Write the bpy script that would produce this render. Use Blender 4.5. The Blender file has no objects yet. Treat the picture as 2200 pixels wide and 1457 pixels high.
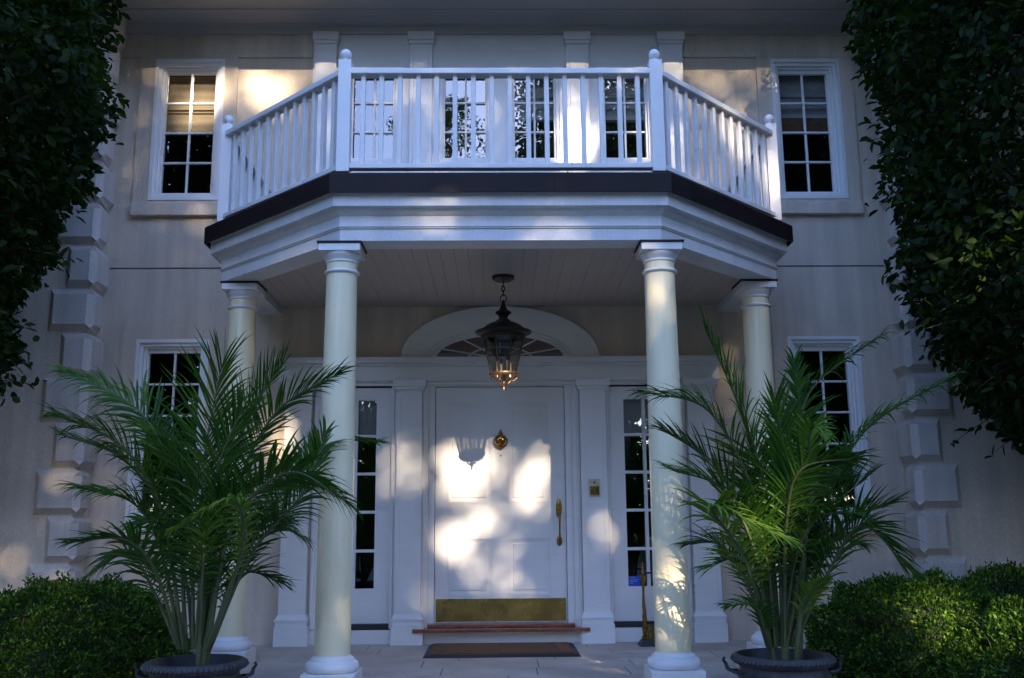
import bpy, math, random
import numpy as np
from mathutils import Vector, Matrix

# ------------------------------------------------------------------ camera
scene = bpy.context.scene
R = math.radians
cam_data = bpy.data.cameras.new("camera")
cam_data.sensor_width = 36.0
cam_data.lens = 36.0 * 2070 / 2200
cam_data.clip_start = 0.05
cam_data.clip_end = 1000
cam = bpy.data.objects.new("camera", cam_data)
scene.collection.objects.link(cam)
_p, _y, _r = math.atan2(387, 2070), R(1.0), R(0.46)
_fw = Vector((math.sin(_y) * math.cos(_p), math.cos(_y) * math.cos(_p), math.sin(_p)))
_r0 = Vector((math.cos(_y), -math.sin(_y), 0))
_u0 = _r0.cross(_fw)
_rt = _r0 * math.cos(_r) - _u0 * math.sin(_r)
_up = _u0 * math.cos(_r) + _r0 * math.sin(_r)
_m = Matrix((_rt, _up, -_fw)).transposed().to_4x4()
_m.translation = Vector((-0.04, -8.42, 1.10))
cam.matrix_world = _m
scene.camera = cam

# ------------------------------------------------------------------ light
SUN_AZ, SUN_EL = R(13.5), R(24.7)          # azimuth to the right of straight out from the house
S = Vector((math.sin(SUN_AZ) * math.cos(SUN_EL), -math.cos(SUN_AZ) * math.cos(SUN_EL), math.sin(SUN_EL)))
world = bpy.data.worlds.new("World")
scene.world = world
world.use_nodes = True
wn = world.node_tree.nodes
bg = wn["Background"]
sky = wn.new("ShaderNodeTexSky")
sky.sky_type = 'NISHITA'
sky.sun_disc = False
sky.sun_elevation = SUN_EL
sky.sun_rotation = math.atan2(S.x, S.y)
sky.air_density = 1.0
sky.dust_density = 0.5
sky.ozone_density = 4.0
tint = wn.new("ShaderNodeVectorMath"); tint.operation = 'MULTIPLY'      # cool daylight white balance
tint.inputs[1].default_value = (0.90, 0.95, 1.18)
world.node_tree.links.new(sky.outputs[0], tint.inputs[0])
world.node_tree.links.new(tint.outputs[0], bg.inputs[0])
bg.inputs[1].default_value = 0.15
sl = bpy.data.lights.new("sun", 'SUN')
sl.energy = 3.8
sl.angle = R(0.53)
sl.color = (1.0, 0.82, 0.62)
sun = bpy.data.objects.new("sun", sl)
sun.rotation_euler = (-S).to_track_quat('-Z', 'Y').to_euler()
sun.location = (6, -25, 14)
scene.collection.objects.link(sun)
scene.view_settings.view_transform = 'Standard'
scene.view_settings.look = 'None'
scene.view_settings.gamma = 1
scene.view_settings.exposure = 2.08
scene.render.engine = 'CYCLES'
scene.cycles.max_bounces = 8
scene.cycles.transparent_max_bounces = 16

# ------------------------------------------------------------------ helpers
col = scene.collection

def new_mat(name):
    m = bpy.data.materials.new(name)
    m.use_nodes = True
    return m, m.node_tree.nodes, m.node_tree.links, m.node_tree.nodes["Principled BSDF"]

def surf(name, color, rough=0.6, metal=0.0, var=0.06, vscale=3.0, bump=0.0, bscale=200.0, spec=0.5,
         coat=0.0, dirt=0.0, dirt_col=(0.2, 0.17, 0.12), stretch=None, streak=0.0):
    """procedural surface: base colour with two scales of wear, roughness variation and a bump"""
    m, n, l, b = new_mat(name)
    tc = n.new("ShaderNodeTexCoord")
    mp = n.new("ShaderNodeMapping")
    l.new(tc.outputs["Object"], mp.inputs[0])
    if stretch: mp.inputs["Scale"].default_value = stretch
    n1 = n.new("ShaderNodeTexNoise"); n1.inputs["Scale"].default_value = vscale
    n1.inputs["Detail"].default_value = 8; n1.inputs["Roughness"].default_value = 0.65
    l.new(mp.outputs[0], n1.inputs[0])
    mr = n.new("ShaderNodeMapRange"); mr.inputs[1].default_value = 0.3; mr.inputs[2].default_value = 0.7
    mr.inputs[3].default_value = 1 - var; mr.inputs[4].default_value = 1 + var
    l.new(n1.outputs[0], mr.inputs[0])
    mx = n.new("ShaderNodeVectorMath"); mx.operation = 'SCALE'
    mx.inputs[0].default_value = color
    l.new(mr.outputs[0], mx.inputs["Scale"])
    out = mx.outputs[0]
    if streak > 0:
        m4 = n.new('ShaderNodeMapping'); m4.inputs['Scale'].default_value = (5, 5, 0.35); l.new(tc.outputs['Object'], m4.inputs[0])
        n4 = n.new('ShaderNodeTexNoise'); n4.inputs['Scale'].default_value = 1.6; n4.inputs['Detail'].default_value = 6; l.new(m4.outputs[0], n4.inputs[0])
        n5 = n.new('ShaderNodeTexNoise'); n5.inputs['Scale'].default_value = 95; n5.inputs['Detail'].default_value = 3; l.new(tc.outputs['Object'], n5.inputs[0])
        ad = n.new('ShaderNodeMath'); ad.operation = 'ADD'; l.new(n4.outputs[0], ad.inputs[0]); l.new(n5.outputs[0], ad.inputs[1])
        r4 = n.new('ShaderNodeMapRange'); r4.inputs[1].default_value = 0.7; r4.inputs[2].default_value = 1.3
        r4.inputs[3].default_value = 1-streak; r4.inputs[4].default_value = 1+streak*0.6; l.new(ad.outputs[0], r4.inputs[0])
        v4 = n.new('ShaderNodeVectorMath'); v4.operation = 'SCALE'; l.new(out, v4.inputs[0]); l.new(r4.outputs[0], v4.inputs['Scale']); out = v4.outputs[0]
    if dirt > 0:
        n3 = n.new("ShaderNodeTexNoise"); n3.inputs["Scale"].default_value = vscale * 4
        n3.inputs["Detail"].default_value = 10; n3.inputs["Roughness"].default_value = 0.75
        l.new(mp.outputs[0], n3.inputs[0])
        r3 = n.new("ShaderNodeMapRange"); r3.inputs[1].default_value = 0.56; r3.inputs[2].default_value = 0.75
        r3.inputs[3].default_value = 0; r3.inputs[4].default_value = dirt
        l.new(n3.outputs[0], r3.inputs[0])
        mc = n.new("ShaderNodeMix"); mc.data_type = 'RGBA'
        l.new(r3.outputs[0], mc.inputs[0]); l.new(out, mc.inputs[6])
        mc.inputs[7].default_value = (*dirt_col, 1)
        out = mc.outputs[2]
    l.new(out, b.inputs["Base Color"])
    rr = n.new("ShaderNodeMapRange"); rr.inputs[1].default_value = 0.3; rr.inputs[2].default_value = 0.7
    rr.inputs[3].default_value = max(0.02, rough - 0.08); rr.inputs[4].default_value = min(1, rough + 0.08)
    l.new(n1.outputs[0], rr.inputs[0]); l.new(rr.outputs[0], b.inputs["Roughness"])
    b.inputs["Metallic"].default_value = metal
    b.inputs["Specular IOR Level"].default_value = spec
    b.inputs["Coat Weight"].default_value = coat
    if bump > 0:
        n2 = n.new("ShaderNodeTexNoise"); n2.inputs["Scale"].default_value = bscale
        n2.inputs["Detail"].default_value = 4
        l.new(mp.outputs[0], n2.inputs[0])
        bp = n.new("ShaderNodeBump"); bp.inputs["Strength"].default_value = bump
        bp.inputs["Distance"].default_value = 0.004
        l.new(n2.outputs[0], bp.inputs["Height"]); l.new(bp.outputs[0], b.inputs["Normal"])
    return m

def leaf_mat(name, c1, c2, rough=0.4, trans=0.35, tcol=None, spec=0.5):
    m, n, l, b = new_mat(name)
    g = n.new("ShaderNodeNewGeometry")
    mx = n.new("ShaderNodeMix"); mx.data_type = 'RGBA'
    mx.inputs[6].default_value = (*c1, 1); mx.inputs[7].default_value = (*c2, 1)
    pw = n.new("ShaderNodeMath"); pw.operation = 'POWER'; pw.inputs[1].default_value = 1.6
    l.new(g.outputs["Random Per Island"], pw.inputs[0]); l.new(pw.outputs[0], mx.inputs[0])
    l.new(mx.outputs[2], b.inputs["Base Color"])
    b.inputs["Roughness"].default_value = rough
    b.inputs["Specular IOR Level"].default_value = spec
    t = n.new("ShaderNodeBsdfTranslucent")
    tm = n.new("ShaderNodeMix"); tm.data_type = 'RGBA'; tm.blend_type = 'MULTIPLY'; tm.inputs[0].default_value = 1
    l.new(mx.outputs[2], tm.inputs[6]); tm.inputs[7].default_value = (*(tcol or (1.6, 1.7, 0.5)), 1)
    l.new(tm.outputs[2], t.inputs[0])
    ms = n.new("ShaderNodeMixShader"); ms.inputs[0].default_value = trans
    l.new(b.outputs[0], ms.inputs[1]); l.new(t.outputs[0], ms.inputs[2])
    l.new(ms.outputs[0], n["Material Output"].inputs[0])
    return m

def glass_mat(name, tint=(0.85, 0.87, 0.86), f0=0.1, rough=0.0, wave=0.0):
    m, n, l, b = new_mat(name)
    n.remove(b)
    tr = n.new("ShaderNodeBsdfTransparent"); tr.inputs[0].default_value = (*tint, 1)
    gl = n.new("ShaderNodeBsdfGlossy"); gl.inputs["Roughness"].default_value = rough
    # Schlick reflectance that is the same from both sides of the thin pane
    ge = n.new("ShaderNodeNewGeometry"); dt = n.new("ShaderNodeVectorMath"); dt.operation = 'DOT_PRODUCT'
    l.new(ge.outputs["Normal"], dt.inputs[0]); l.new(ge.outputs["Incoming"], dt.inputs[1])
    ab = n.new("ShaderNodeMath"); ab.operation = 'ABSOLUTE'; l.new(dt.outputs["Value"], ab.inputs[0])
    om = n.new("ShaderNodeMath"); om.operation = 'SUBTRACT'; om.inputs[0].default_value = 1; l.new(ab.outputs[0], om.inputs[1])
    p5 = n.new("ShaderNodeMath"); p5.operation = 'POWER'; p5.inputs[1].default_value = 5; l.new(om.outputs[0], p5.inputs[0])
    fr = n.new("ShaderNodeMath"); fr.operation = 'MULTIPLY_ADD'; fr.inputs[1].default_value = 1-f0; fr.inputs[2].default_value = f0
    l.new(p5.outputs[0], fr.inputs[0])
    ms = n.new("ShaderNodeMixShader")
    if wave:
        tc = n.new("ShaderNodeTexCoord"); no = n.new("ShaderNodeTexNoise"); no.inputs["Scale"].default_value = 5
        l.new(tc.outputs["Object"], no.inputs[0])
        bp = n.new("ShaderNodeBump"); bp.inputs["Strength"].default_value = wave; bp.inputs["Distance"].default_value = 0.002
        l.new(no.outputs[0], bp.inputs["Height"]); l.new(bp.outputs[0], gl.inputs["Normal"])
    l.new(fr.outputs[0], ms.inputs[0]); l.new(tr.outputs[0], ms.inputs[1]); l.new(gl.outputs[0], ms.inputs[2])
    l.new(ms.outputs[0], n["Material Output"].inputs[0])
    return m

class MB:
    def __init__(s): s.v = []; s.f = []; s.mi = []; s.cur = 0
    def face(s, idx): s.f.append(tuple(idx)); s.mi.append(s.cur)
    def box(s, x0, x1, y0, y1, z0, z1):
        k = len(s.v)
        s.v += [(x0,y0,z0),(x1,y0,z0),(x1,y1,z0),(x0,y1,z0),(x0,y0,z1),(x1,y0,z1),(x1,y1,z1),(x0,y1,z1)]
        for q in ((0,3,2,1),(4,5,6,7),(0,1,5,4),(1,2,6,5),(2,3,7,6),(3,0,4,7)): s.face([k+i for i in q])
        return s
    def bar(s, a, b, w, h, up=(0,0,1)):
        """square bar from a to b: w across, h along up"""
        a = Vector(a); b = Vector(b); d = (b-a).normalized(); u = Vector(up)
        sd = d.cross(u).normalized(); u = sd.cross(d).normalized()
        k = len(s.v)
        for p in (a, b):
            for i, j in ((-1,-1),(1,-1),(1,1),(-1,1)): s.v.append(tuple(p + sd*(w/2*i) + u*(h/2*j)))
        for q in ((0,1,2,3),(7,6,5,4),(0,4,5,1),(1,5,6,2),(2,6,7,3),(3,7,4,0)): s.face([k+i for i in q])
        return s
    def lathe(s, prof, c=(0,0,0), seg=32, cap=True):
        k = len(s.v); n = len(prof)
        for r, z in prof:
            for i in range(seg):
                a = 2*math.pi*i/seg
                s.v.append((c[0]+r*math.cos(a), c[1]+r*math.sin(a), c[2]+z))
        for j in range(n-1):
            for i in range(seg):
                i2 = (i+1) % seg
                s.face((k+j*seg+i, k+j*seg+i2, k+(j+1)*seg+i2, k+(j+1)*seg+i))
        if cap:
            s.face([k+i for i in range(seg)][::-1]); s.face([k+(n-1)*seg+i for i in range(seg)])
        return s
    def tube(s, pts, r, seg=8, closed=False):
        pts = [Vector(p) for p in pts]; n = len(pts)
        rs = r if isinstance(r, (list, tuple)) else [r]*n
        k = len(s.v); ref = None
        for i, p in enumerate(pts):
            a = pts[(i-1) % n] if (closed or i > 0) else p
            b = pts[(i+1) % n] if (closed or i < n-1) else p
            d = (b-a).normalized()
            if ref is None: ref = Vector((0,0,1)) if abs(d.z) < 0.9 else Vector((1,0,0))
            u = (ref - d*ref.dot(d)).normalized(); ref = u; w = d.cross(u)
            for j in range(seg):
                t = 2*math.pi*j/seg
                s.v.append(tuple(p + (u*math.cos(t)+w*math.sin(t))*rs[i]))
        m = n if closed else n-1
        for i in range(m):
            i2 = (i+1) % n
            for j in range(seg):
                j2 = (j+1) % seg
                s.face((k+i*seg+j, k+i*seg+j2, k+i2*seg+j2, k+i2*seg+j))
        if not closed:
            s.face([k+j for j in range(seg)][::-1]); s.face([k+(n-1)*seg+j for j in range(seg)])
        return s
    def prism(s, poly, y0, y1):
        """polygon of (x,z), ccw seen from -y, extruded from y0 (front) to y1"""
        k = len(s.v); n = len(poly)
        s.v += [(x, y0, z) for x, z in poly] + [(x, y1, z) for x, z in poly]
        s.face([k+i for i in range(n)]); s.face([k+n+i for i in range(n)][::-1])
        for i in range(n):
            j = (i+1) % n
            s.face((k+i, k+n+i, k+n+j, k+j))
        return s
    def slab(s, poly, z0, z1):
        k = len(s.v); n = len(poly)
        s.v += [(x, y, z0) for x, y in poly] + [(x, y, z1) for x, y in poly]
        s.face([k+i for i in range(n)][::-1]); s.face([k+n+i for i in range(n)])
        for i in range(n):
            j = (i+1) % n
            s.face((k+i, k+j, k+n+j, k+n+i))
        return s
    def build(s, name, mat, parent=None, bevel=0.0, loc=None, smooth=False, segs=2):
        me = bpy.data.meshes.new(name)
        me.from_pydata(s.v, [], s.f)
        mats = mat if isinstance(mat, (list, tuple)) else [mat]
        for m in mats: me.materials.append(m)
        if len(mats) > 1: me.polygons.foreach_set("material_index", s.mi)
        me.validate(); me.update()
        if smooth:
            me.polygons.foreach_set("use_smooth", [True]*len(me.polygons))
            me.set_sharp_from_angle(angle=R(38))
        o = bpy.data.objects.new(name, me); col.objects.link(o)
        if parent is not None: o.parent = parent
        if loc is not None: o.location = loc
        if bevel:
            b = o.modifiers.new("bevel", 'BEVEL'); b.width = bevel; b.segments = segs
            b.limit_method = 'ANGLE'; b.angle_limit = R(40)
        return o

def tag(o, label=None, cat=None, group=None, kind=None):
    if label: o['label'] = label
    if cat: o['category'] = cat
    if group: o['group'] = group
    if kind: o['kind'] = kind
    return o

def empty(name, loc=(0,0,0), rz=0):
    o = bpy.data.objects.new(name, None); col.objects.link(o)
    o.location = loc; o.rotation_euler = (0,0,rz); o.empty_display_size = 0.1
    return o

def np_mesh(name, V, F, mat, parent=None, smooth=False, loc=None, midx=None):
    """V (n,3), F (m,k) numpy"""
    me = bpy.data.meshes.new(name)
    m, k = F.shape
    me.vertices.add(len(V)); me.vertices.foreach_set("co", V.astype(np.float32).ravel())
    me.loops.add(m*k); me.loops.foreach_set("vertex_index", F.astype(np.int32).ravel())
    me.polygons.add(m)
    me.polygons.foreach_set("loop_start", (np.arange(m)*k).astype(np.int32))
    me.polygons.foreach_set("loop_total", np.full(m, k, np.int32))
    mats = mat if isinstance(mat, (list, tuple)) else [mat]
    for x in mats: me.materials.append(x)
    if midx is not None: me.polygons.foreach_set("material_index", midx.astype(np.int32))
    if smooth: me.polygons.foreach_set("use_smooth", np.ones(m, bool))
    me.update(calc_edges=True)
    o = bpy.data.objects.new(name, me); col.objects.link(o)
    if parent is not None: o.parent = parent
    if loc is not None: o.location = loc
    return o

# leaf templates in (along, across, up)
LEAF_FINE = (np.array([(0,0,0),(.22,.36,.07),(.62,.40,.08),(1,0,-.06),(.62,-.40,.08),(.22,-.36,.07)], float),
             np.array([(0,1,2,3),(0,3,4,5)]))
LEAF_SIMPLE = (np.array([(0,0,0),(.5,.5,.06),(1,0,0),(.5,-.5,.06)], float), np.array([(0,1,2,3)]))

def leaves(C, D, N, length, width, tpl):
    """C centres, D directions along, N rough normals -> V, F"""
    D = D/np.linalg.norm(D, axis=1, keepdims=True)
    A = np.cross(N, D); A /= np.linalg.norm(A, axis=1, keepdims=True)+1e-9
    U = np.cross(D, A)
    T, TF = tpl
    n = len(C); L = length.reshape(n,1,1); W = width.reshape(n,1,1)
    V = C[:,None,:] + D[:,None,:]*T[None,:,0:1]*L + A[:,None,:]*T[None,:,1:2]*W + U[:,None,:]*T[None,:,2:3]*L
    F = TF[None] + (np.arange(n)*len(T))[:,None,None]
    return V.reshape(-1,3), F.reshape(-1, TF.shape[1])

# ------------------------------------------------------------------ materials
M = {}
M['stucco'] = surf('stucco', (0.65, 0.55, 0.435), 0.9, var=0.09, vscale=1.6, bump=1.0, bscale=110, spec=0.25, dirt=0.14, dirt_col=(0.25,0.21,0.16), streak=0.22)
M['quoin'] = surf('quoin_stucco', (0.62, 0.56, 0.49), 0.9, var=0.07, vscale=2.0, bump=1.0, bscale=90, spec=0.2, dirt=0.14, dirt_col=(0.25,0.22,0.18), streak=0.22)
M['white'] = surf('white_paint', (0.78, 0.765, 0.735), 0.33, var=0.03, vscale=4, bump=0.12, bscale=60, spec=0.5, dirt=0.05, dirt_col=(0.45,0.42,0.36), stretch=(1,1,3))
M['white_old'] = surf('weathered_white_paint', (0.70, 0.70, 0.69), 0.45, var=0.05, vscale=3, bump=0.25, bscale=50, dirt=0.3, dirt_col=(0.36,0.33,0.25), stretch=(1,1,0.5), streak=0.12)
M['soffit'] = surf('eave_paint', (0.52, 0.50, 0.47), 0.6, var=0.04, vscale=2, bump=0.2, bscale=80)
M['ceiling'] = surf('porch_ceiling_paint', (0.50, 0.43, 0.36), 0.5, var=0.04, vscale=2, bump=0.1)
M['cream'] = surf('cream_column_paint', (0.86, 0.765, 0.49), 0.3, var=0.03, vscale=3, bump=0.08, bscale=30, coat=0.15, dirt=0.10, dirt_col=(0.42,0.34,0.2), stretch=(1,1,0.4))
M['bronze'] = surf('dark_bronze_metal', (0.018, 0.011, 0.011), 0.55, metal=0.1, var=0.35, vscale=4, bump=0.15, bscale=20, spec=0.25)
M['roofing'] = surf('roof_shingle', (0.06, 0.055, 0.05), 0.9, var=0.2, vscale=5, bump=0.8, bscale=40)
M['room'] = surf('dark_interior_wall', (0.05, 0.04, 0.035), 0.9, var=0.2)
M['shade'] = surf('cream_shade_cloth', (0.42, 0.33, 0.22), 0.9, var=0.05, vscale=5, bump=0.4, bscale=300)
M['shade_grey'] = surf('grey_shade_cloth', (0.42, 0.43, 0.44), 0.9, var=0.05, vscale=5, bump=0.4, bscale=300)
M['shade_brown'] = surf('brown_woven_cloth', (0.16, 0.085, 0.05), 0.9, var=0.3, vscale=30, bump=0.5, bscale=300)
M['red_drape'] = surf('red_brown_cloth', (0.17, 0.075, 0.055), 0.9, var=0.2, vscale=12, stretch=(6,1,1))
M['glass'] = glass_mat('window_glass', f0=0.18, wave=0.12)
M['lamp_glass'] = glass_mat('lantern_glass', tint=(0.66, 0.64, 0.60), f0=0.06)
M['brass'] = surf('polished_brass', (0.30, 0.17, 0.045), 0.22, metal=1.0, var=0.15, vscale=20)
M['brass_old'] = surf('tarnished_brass', (0.21, 0.17, 0.055), 0.28, metal=0.8, var=0.55, vscale=3.5, bump=0.2, bscale=40, dirt=0.8, dirt_col=(0.13,0.055,0.015))
M['brass_pale'] = surf('pale_brass_plate', (0.55, 0.50, 0.38), 0.4, metal=0.7, var=0.15, vscale=20)
M['iron'] = surf('black_iron', (0.03, 0.028, 0.026), 0.45, metal=0.5, var=0.2, vscale=20)
M['antique'] = surf('antique_bronze', (0.045, 0.036, 0.026), 0.4, metal=0.7, var=0.3, vscale=30)
M['antique_gold'] = surf('antique_gold', (0.42, 0.25, 0.13), 0.35, metal=0.9, var=0.35, vscale=60)
M['candle'] = surf('ivory_candle_sleeve', (0.82, 0.76, 0.62), 0.5, var=0.03)
M['mahogany'] = surf('mahogany_sill', (0.22, 0.055, 0.022), 0.25, var=0.3, vscale=6, coat=0.5, stretch=(1,6,6))
M['rubber'] = surf('black_rubber', (0.022, 0.021, 0.022), 0.6, var=0.2, vscale=20, bump=0.3, bscale=100)
M['coir'] = surf('brown_coir', (0.16, 0.075, 0.035), 0.95, var=0.3, vscale=20, bump=1.0, bscale=500)
M['stone'] = surf('granite_paving', (0.48, 0.415, 0.345), 0.75, var=0.28, vscale=2.2, bump=0.9, bscale=130, dirt=0.45, dirt_col=(0.2,0.19,0.175))
M['mortar'] = surf('paving_joint', (0.045, 0.042, 0.04), 0.95, var=0.2, vscale=20, bump=0.6)
M['drive'] = surf('driveway_asphalt', (0.17, 0.15, 0.125), 0.9, var=0.15, vscale=1.0, bump=1.0, bscale=90)
M['soil'] = surf('dark_mulch', (0.05, 0.032, 0.02), 1.0, var=0.4, vscale=30, bump=1.5, bscale=60)
M['grass'] = surf('lawn', (0.045, 0.085, 0.022), 0.95, var=0.35, vscale=0.6, bump=1.0, bscale=60)
M['lead'] = surf('weathered_lead_planter', (0.05, 0.047, 0.045), 0.55, metal=0.2, var=0.3, vscale=8, bump=0.9, bscale=70, dirt=0.6, dirt_col=(0.22,0.20,0.18))
M['bark'] = surf('bark', (0.10, 0.075, 0.055), 0.95, var=0.3, vscale=6, bump=1.5, bscale=30, stretch=(3,3,0.6))
M['cane'] = surf('palm_cane', (0.07, 0.085, 0.03), 0.45, var=0.3, vscale=9, dirt=0.5, dirt_col=(0.16,0.08,0.035), stretch=(1,1,0.4))
M['blue'] = surf('blue_sticker', (0.02, 0.07, 0.45), 0.4, var=0.03)
M['blue_text'] = surf('pale_blue_print', (0.25, 0.38, 0.75), 0.5, var=0.02)
M['box_leaf'] = leaf_mat('boxwood_leaf', (0.014, 0.045, 0.005), (0.06, 0.13, 0.011), 0.5, 0.38, spec=0.25)
M['box_leaf2'] = leaf_mat('young_boxwood_leaf', (0.06, 0.15, 0.010), (0.22, 0.36, 0.03), 0.5, 0.38, spec=0.3)
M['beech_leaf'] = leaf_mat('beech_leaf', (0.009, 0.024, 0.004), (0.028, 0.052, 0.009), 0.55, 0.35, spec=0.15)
M['far_leaf'] = leaf_mat('canopy_leaf', (0.04, 0.068, 0.016), (0.08, 0.105, 0.025), 0.5, 0.12)
M['palm_leaf'] = leaf_mat('palm_leaflet', (0.018, 0.068, 0.005), (0.06, 0.14, 0.011), 0.45, 0.28, spec=0.28)
M['palm_yellow_lit'] = leaf_mat('yellow_green_leaflet', (0.10, 0.19, 0.015), (0.17, 0.27, 0.03), 0.45, 0.3, spec=0.3)  # yellow fronds, and one frond whose sunlight is put into the colour
# ------------------------------------------------------------------ the ground
def sheet(name, x0, x1, y0, y1, z, mat):
    b = MB(); b.v = [(x0,y0,z),(x1,y0,z),(x1,y1,z),(x0,y1,z)]; b.face((0,1,2,3))
    return tag(b.build(name, mat), kind='structure')
sheet('lawn', -150, 150, -150, 60, -0.10, M['grass'])
sheet('driveway', -9, 9, -17, -3.4, -0.09, M['drive'])
sheet('planting_bed', -9, 9, -3.38, 0.2, -0.075, M['soil'])
rng = random.Random(5)
b = MB(); b.box(-3.0, 3.0, -3.8, 0.3, -0.07, 0.072)
yy = 0.02; row = 0
b.cur = 1
while yy > -3.78:
    h = rng.choice((0.30, 0.42, 0.36)); y1 = yy - h
    xx = -3.0
    while xx < 3.0:
        w = rng.uniform(0.6, 1.25); x1 = min(3.0, xx+w)
        if 3.0-x1 < 0.25: x1 = 3.0
        b.box(xx+0.003, x1-0.003, max(y1,-3.79)+0.003, yy-0.003, 0.0722+rng.uniform(0,.001), 0.080+rng.uniform(0,.0012))
        xx = x1
    yy = y1
tag(b.build('porch_floor', [M['mortar'], M['stone']], bevel=0.0015, segs=1), kind='structure')

# ------------------------------------------------------------------ the house
house = empty('house', (0, 0, 0.0))
tag(house, 'cream stucco house with a white columned porch, balcony bay and stone quoins', 'house')

def wall(b, x0, x1, z0, z1, yf, yb, holes):
    xs = sorted({x0, x1, *[v for h in holes for v in h[:2] if x0 < v < x1]})
    zs = sorted({z0, z1, *[v for h in holes for v in h[2:] if z0 < v < z1]})
    solid = lambda i, j: 0 <= i < len(xs)-1 and 0 <= j < len(zs)-1 and not any(
        h[0]-1e-6 <= (xs[i]+xs[i+1])/2 <= h[1] and h[2]-1e-6 <= (zs[j]+zs[j+1])/2 <= h[3] for h in holes)
    def q(*p): k = len(b.v); b.v.extend(p); b.face((k, k+1, k+2, k+3))
    for i in range(len(xs)-1):
        for j in range(len(zs)-1):
            if not solid(i, j): continue
            a, c, d, e = xs[i], xs[i+1], zs[j], zs[j+1]
            q((a,yf,d),(c,yf,d),(c,yf,e),(a,yf,e)); q((c,yb,d),(a,yb,d),(a,yb,e),(c,yb,e))
            if not solid(i-1, j): q((a,yb,d),(a,yf,d),(a,yf,e),(a,yb,e))
            if not solid(i+1, j): q((c,yf,d),(c,yb,d),(c,yb,e),(c,yf,e))
            if not solid(i, j-1): q((a,yb,d),(c,yb,d),(c,yf,d),(a,yf,d))
            if not solid(i, j+1): q((a,yf,e),(c,yf,e),(c,yb,e),(a,yb,e))
    return b

WU = [(-3.185,-2.545,3.965,5.338), (2.56,3.205,3.965,5.338)]      # upper window openings
WL = [(-3.20,-2.565,1.03,2.682), (2.56,3.205,1.03,2.682)]         # lower window openings
WC = [(-1.43,-.90,4.30,5.27), (-.58,-.045,4.30,5.27), (.07,.595,4.30,5.27), (.915,1.45,4.30,5.27)]
DH = [(-1.57, 1.57, 0.20, 2.30)]
wall(MB(), -3.52, 3.52, 0.0, 6.0, 0.0, 0.25, WU+WL+WC+DH).build('wall', M['stucco'], house)
# projecting corner wings, with their return faces
for sx in (-1, 1):
    b = MB(); xa, xb = sorted((sx*3.52, sx*9.5)); b.box(xa, xb, -0.32, 0.6, -0.1, 6.0)
    xa, xb = sorted((sx*3.525, sx*9.5))
    b.build('wing_wall', M['stucco'], house)
# raised stucco bands and window surrounds
for sx in (-1, 1):
    b = MB(); f = lambda a, c: tuple(sorted((sx*a, sx*c)))
    a, c = f(2.425, 3.325)
    hole = WU[0 if sx < 0 else 1]
    wall(b, a, c, 3.935, 5.362, -0.022, 0.003, [hole])
    a2, c2 = f(1.735, 3.515)
    b.box(a2, c2, -0.024, 0.003, 5.3625, 5.60)
    b.build('raised_band', M['stucco'], house, bevel=0.004)
for sx in (-1, 1):
    b = MB(); f = lambda a, c: tuple(sorted((sx*a, sx*c)))
    a, c = f(2.43, 3.33)
    wall(b, a, c, 1.03, 2.792, -0.02, 0.003, [WL[0 if sx < 0 else 1]])
    b.build('window_surround', M['stucco'], house, bevel=0.004)
# the control joint at floor level
for sx in (-1, 1):
    a, c = sorted((sx*2.16, sx*3.50))
    b = MB(); b.box(a, c, -0.004, 0.002, 3.330, 3.339); b.build('stucco_joint', M['mortar'], house)

# quoins: alternate long and short chamfered blocks wrapping the wing corner
def quoin(sx, z0, z1, w, ret, ch=0.055, t=0.06):
    # block on the wing front face (plane y=-0.32) and on its return face (plane x=sx*3.52)
    xi = sx*(3.52 - t); xo = sx*(3.52 + w)
    yf = -0.32 - t; yb = -0.32 + ret
    V = []; F = []
    # front plate outer rectangle at wall plane and inner at proud plane
    def P(*p): V.append(p); return len(V)-1
    g = 0.007
    za, zb = z0+g, z1-g
    xw = sx*3.52
    # vertices: wall-plane outline (front), proud outline (front), shared corner edge, return outline
    a = [P(xo,-0.321,za), P(xo,-0.321,zb)]                                  # outer edge on wall
    fo = [P(xo-sx*ch,yf,za+ch), P(xo-sx*ch,yf,zb-ch)]                      # proud outer
    fc = [P(xi+sx*ch*0.9,yf,za+ch), P(xi+sx*ch*0.9,yf,zb-ch)]              # proud near corner
    rc = [P(xi,yf+ch*0.9,za+ch), P(xi,yf+ch*0.9,zb-ch)]                    # return plane near corner
    ro = [P(xi,yb-ch,za+ch), P(xi,yb-ch,zb-ch)]
    rw = [P(sx*3.519,yb,za), P(sx*3.519,yb,zb)]
    cw = [P(sx*3.519,-0.321,za), P(sx*3.519,-0.321,zb)]                     # wall corner
    cf = [P(xi+sx*0.012,yf+0.012,za+0.02), P(xi+sx*0.012,yf+0.012,zb-0.02)]
    F += [(fo[0],fc[0],fc[1],fo[1]), (fc[0],rc[0],rc[1],fc[1]), (rc[0],ro[0],ro[1],rc[1]),
          (a[0],fo[0],fo[1],a[1]), (ro[0],rw[0],rw[1],ro[1]),
          (a[0],cw[0],cf[0],fc[0],fo[0]), (cw[0],rw[0],ro[0],rc[0],cf[0]), (fc[0],cf[0],rc[0]),
          (a[1],fo[1],fc[1],cf[1],cw[1]), (cw[1],cf[1],rc[1],ro[1],rw[1]), (fc[1],rc[1],cf[1])]
    if sx > 0: F = [tuple(reversed(q)) for q in F]
    m = MB(); m.v = V
    for q in F: m.face(q)
    return m.build('quoin', M['quoin'], house)
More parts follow.
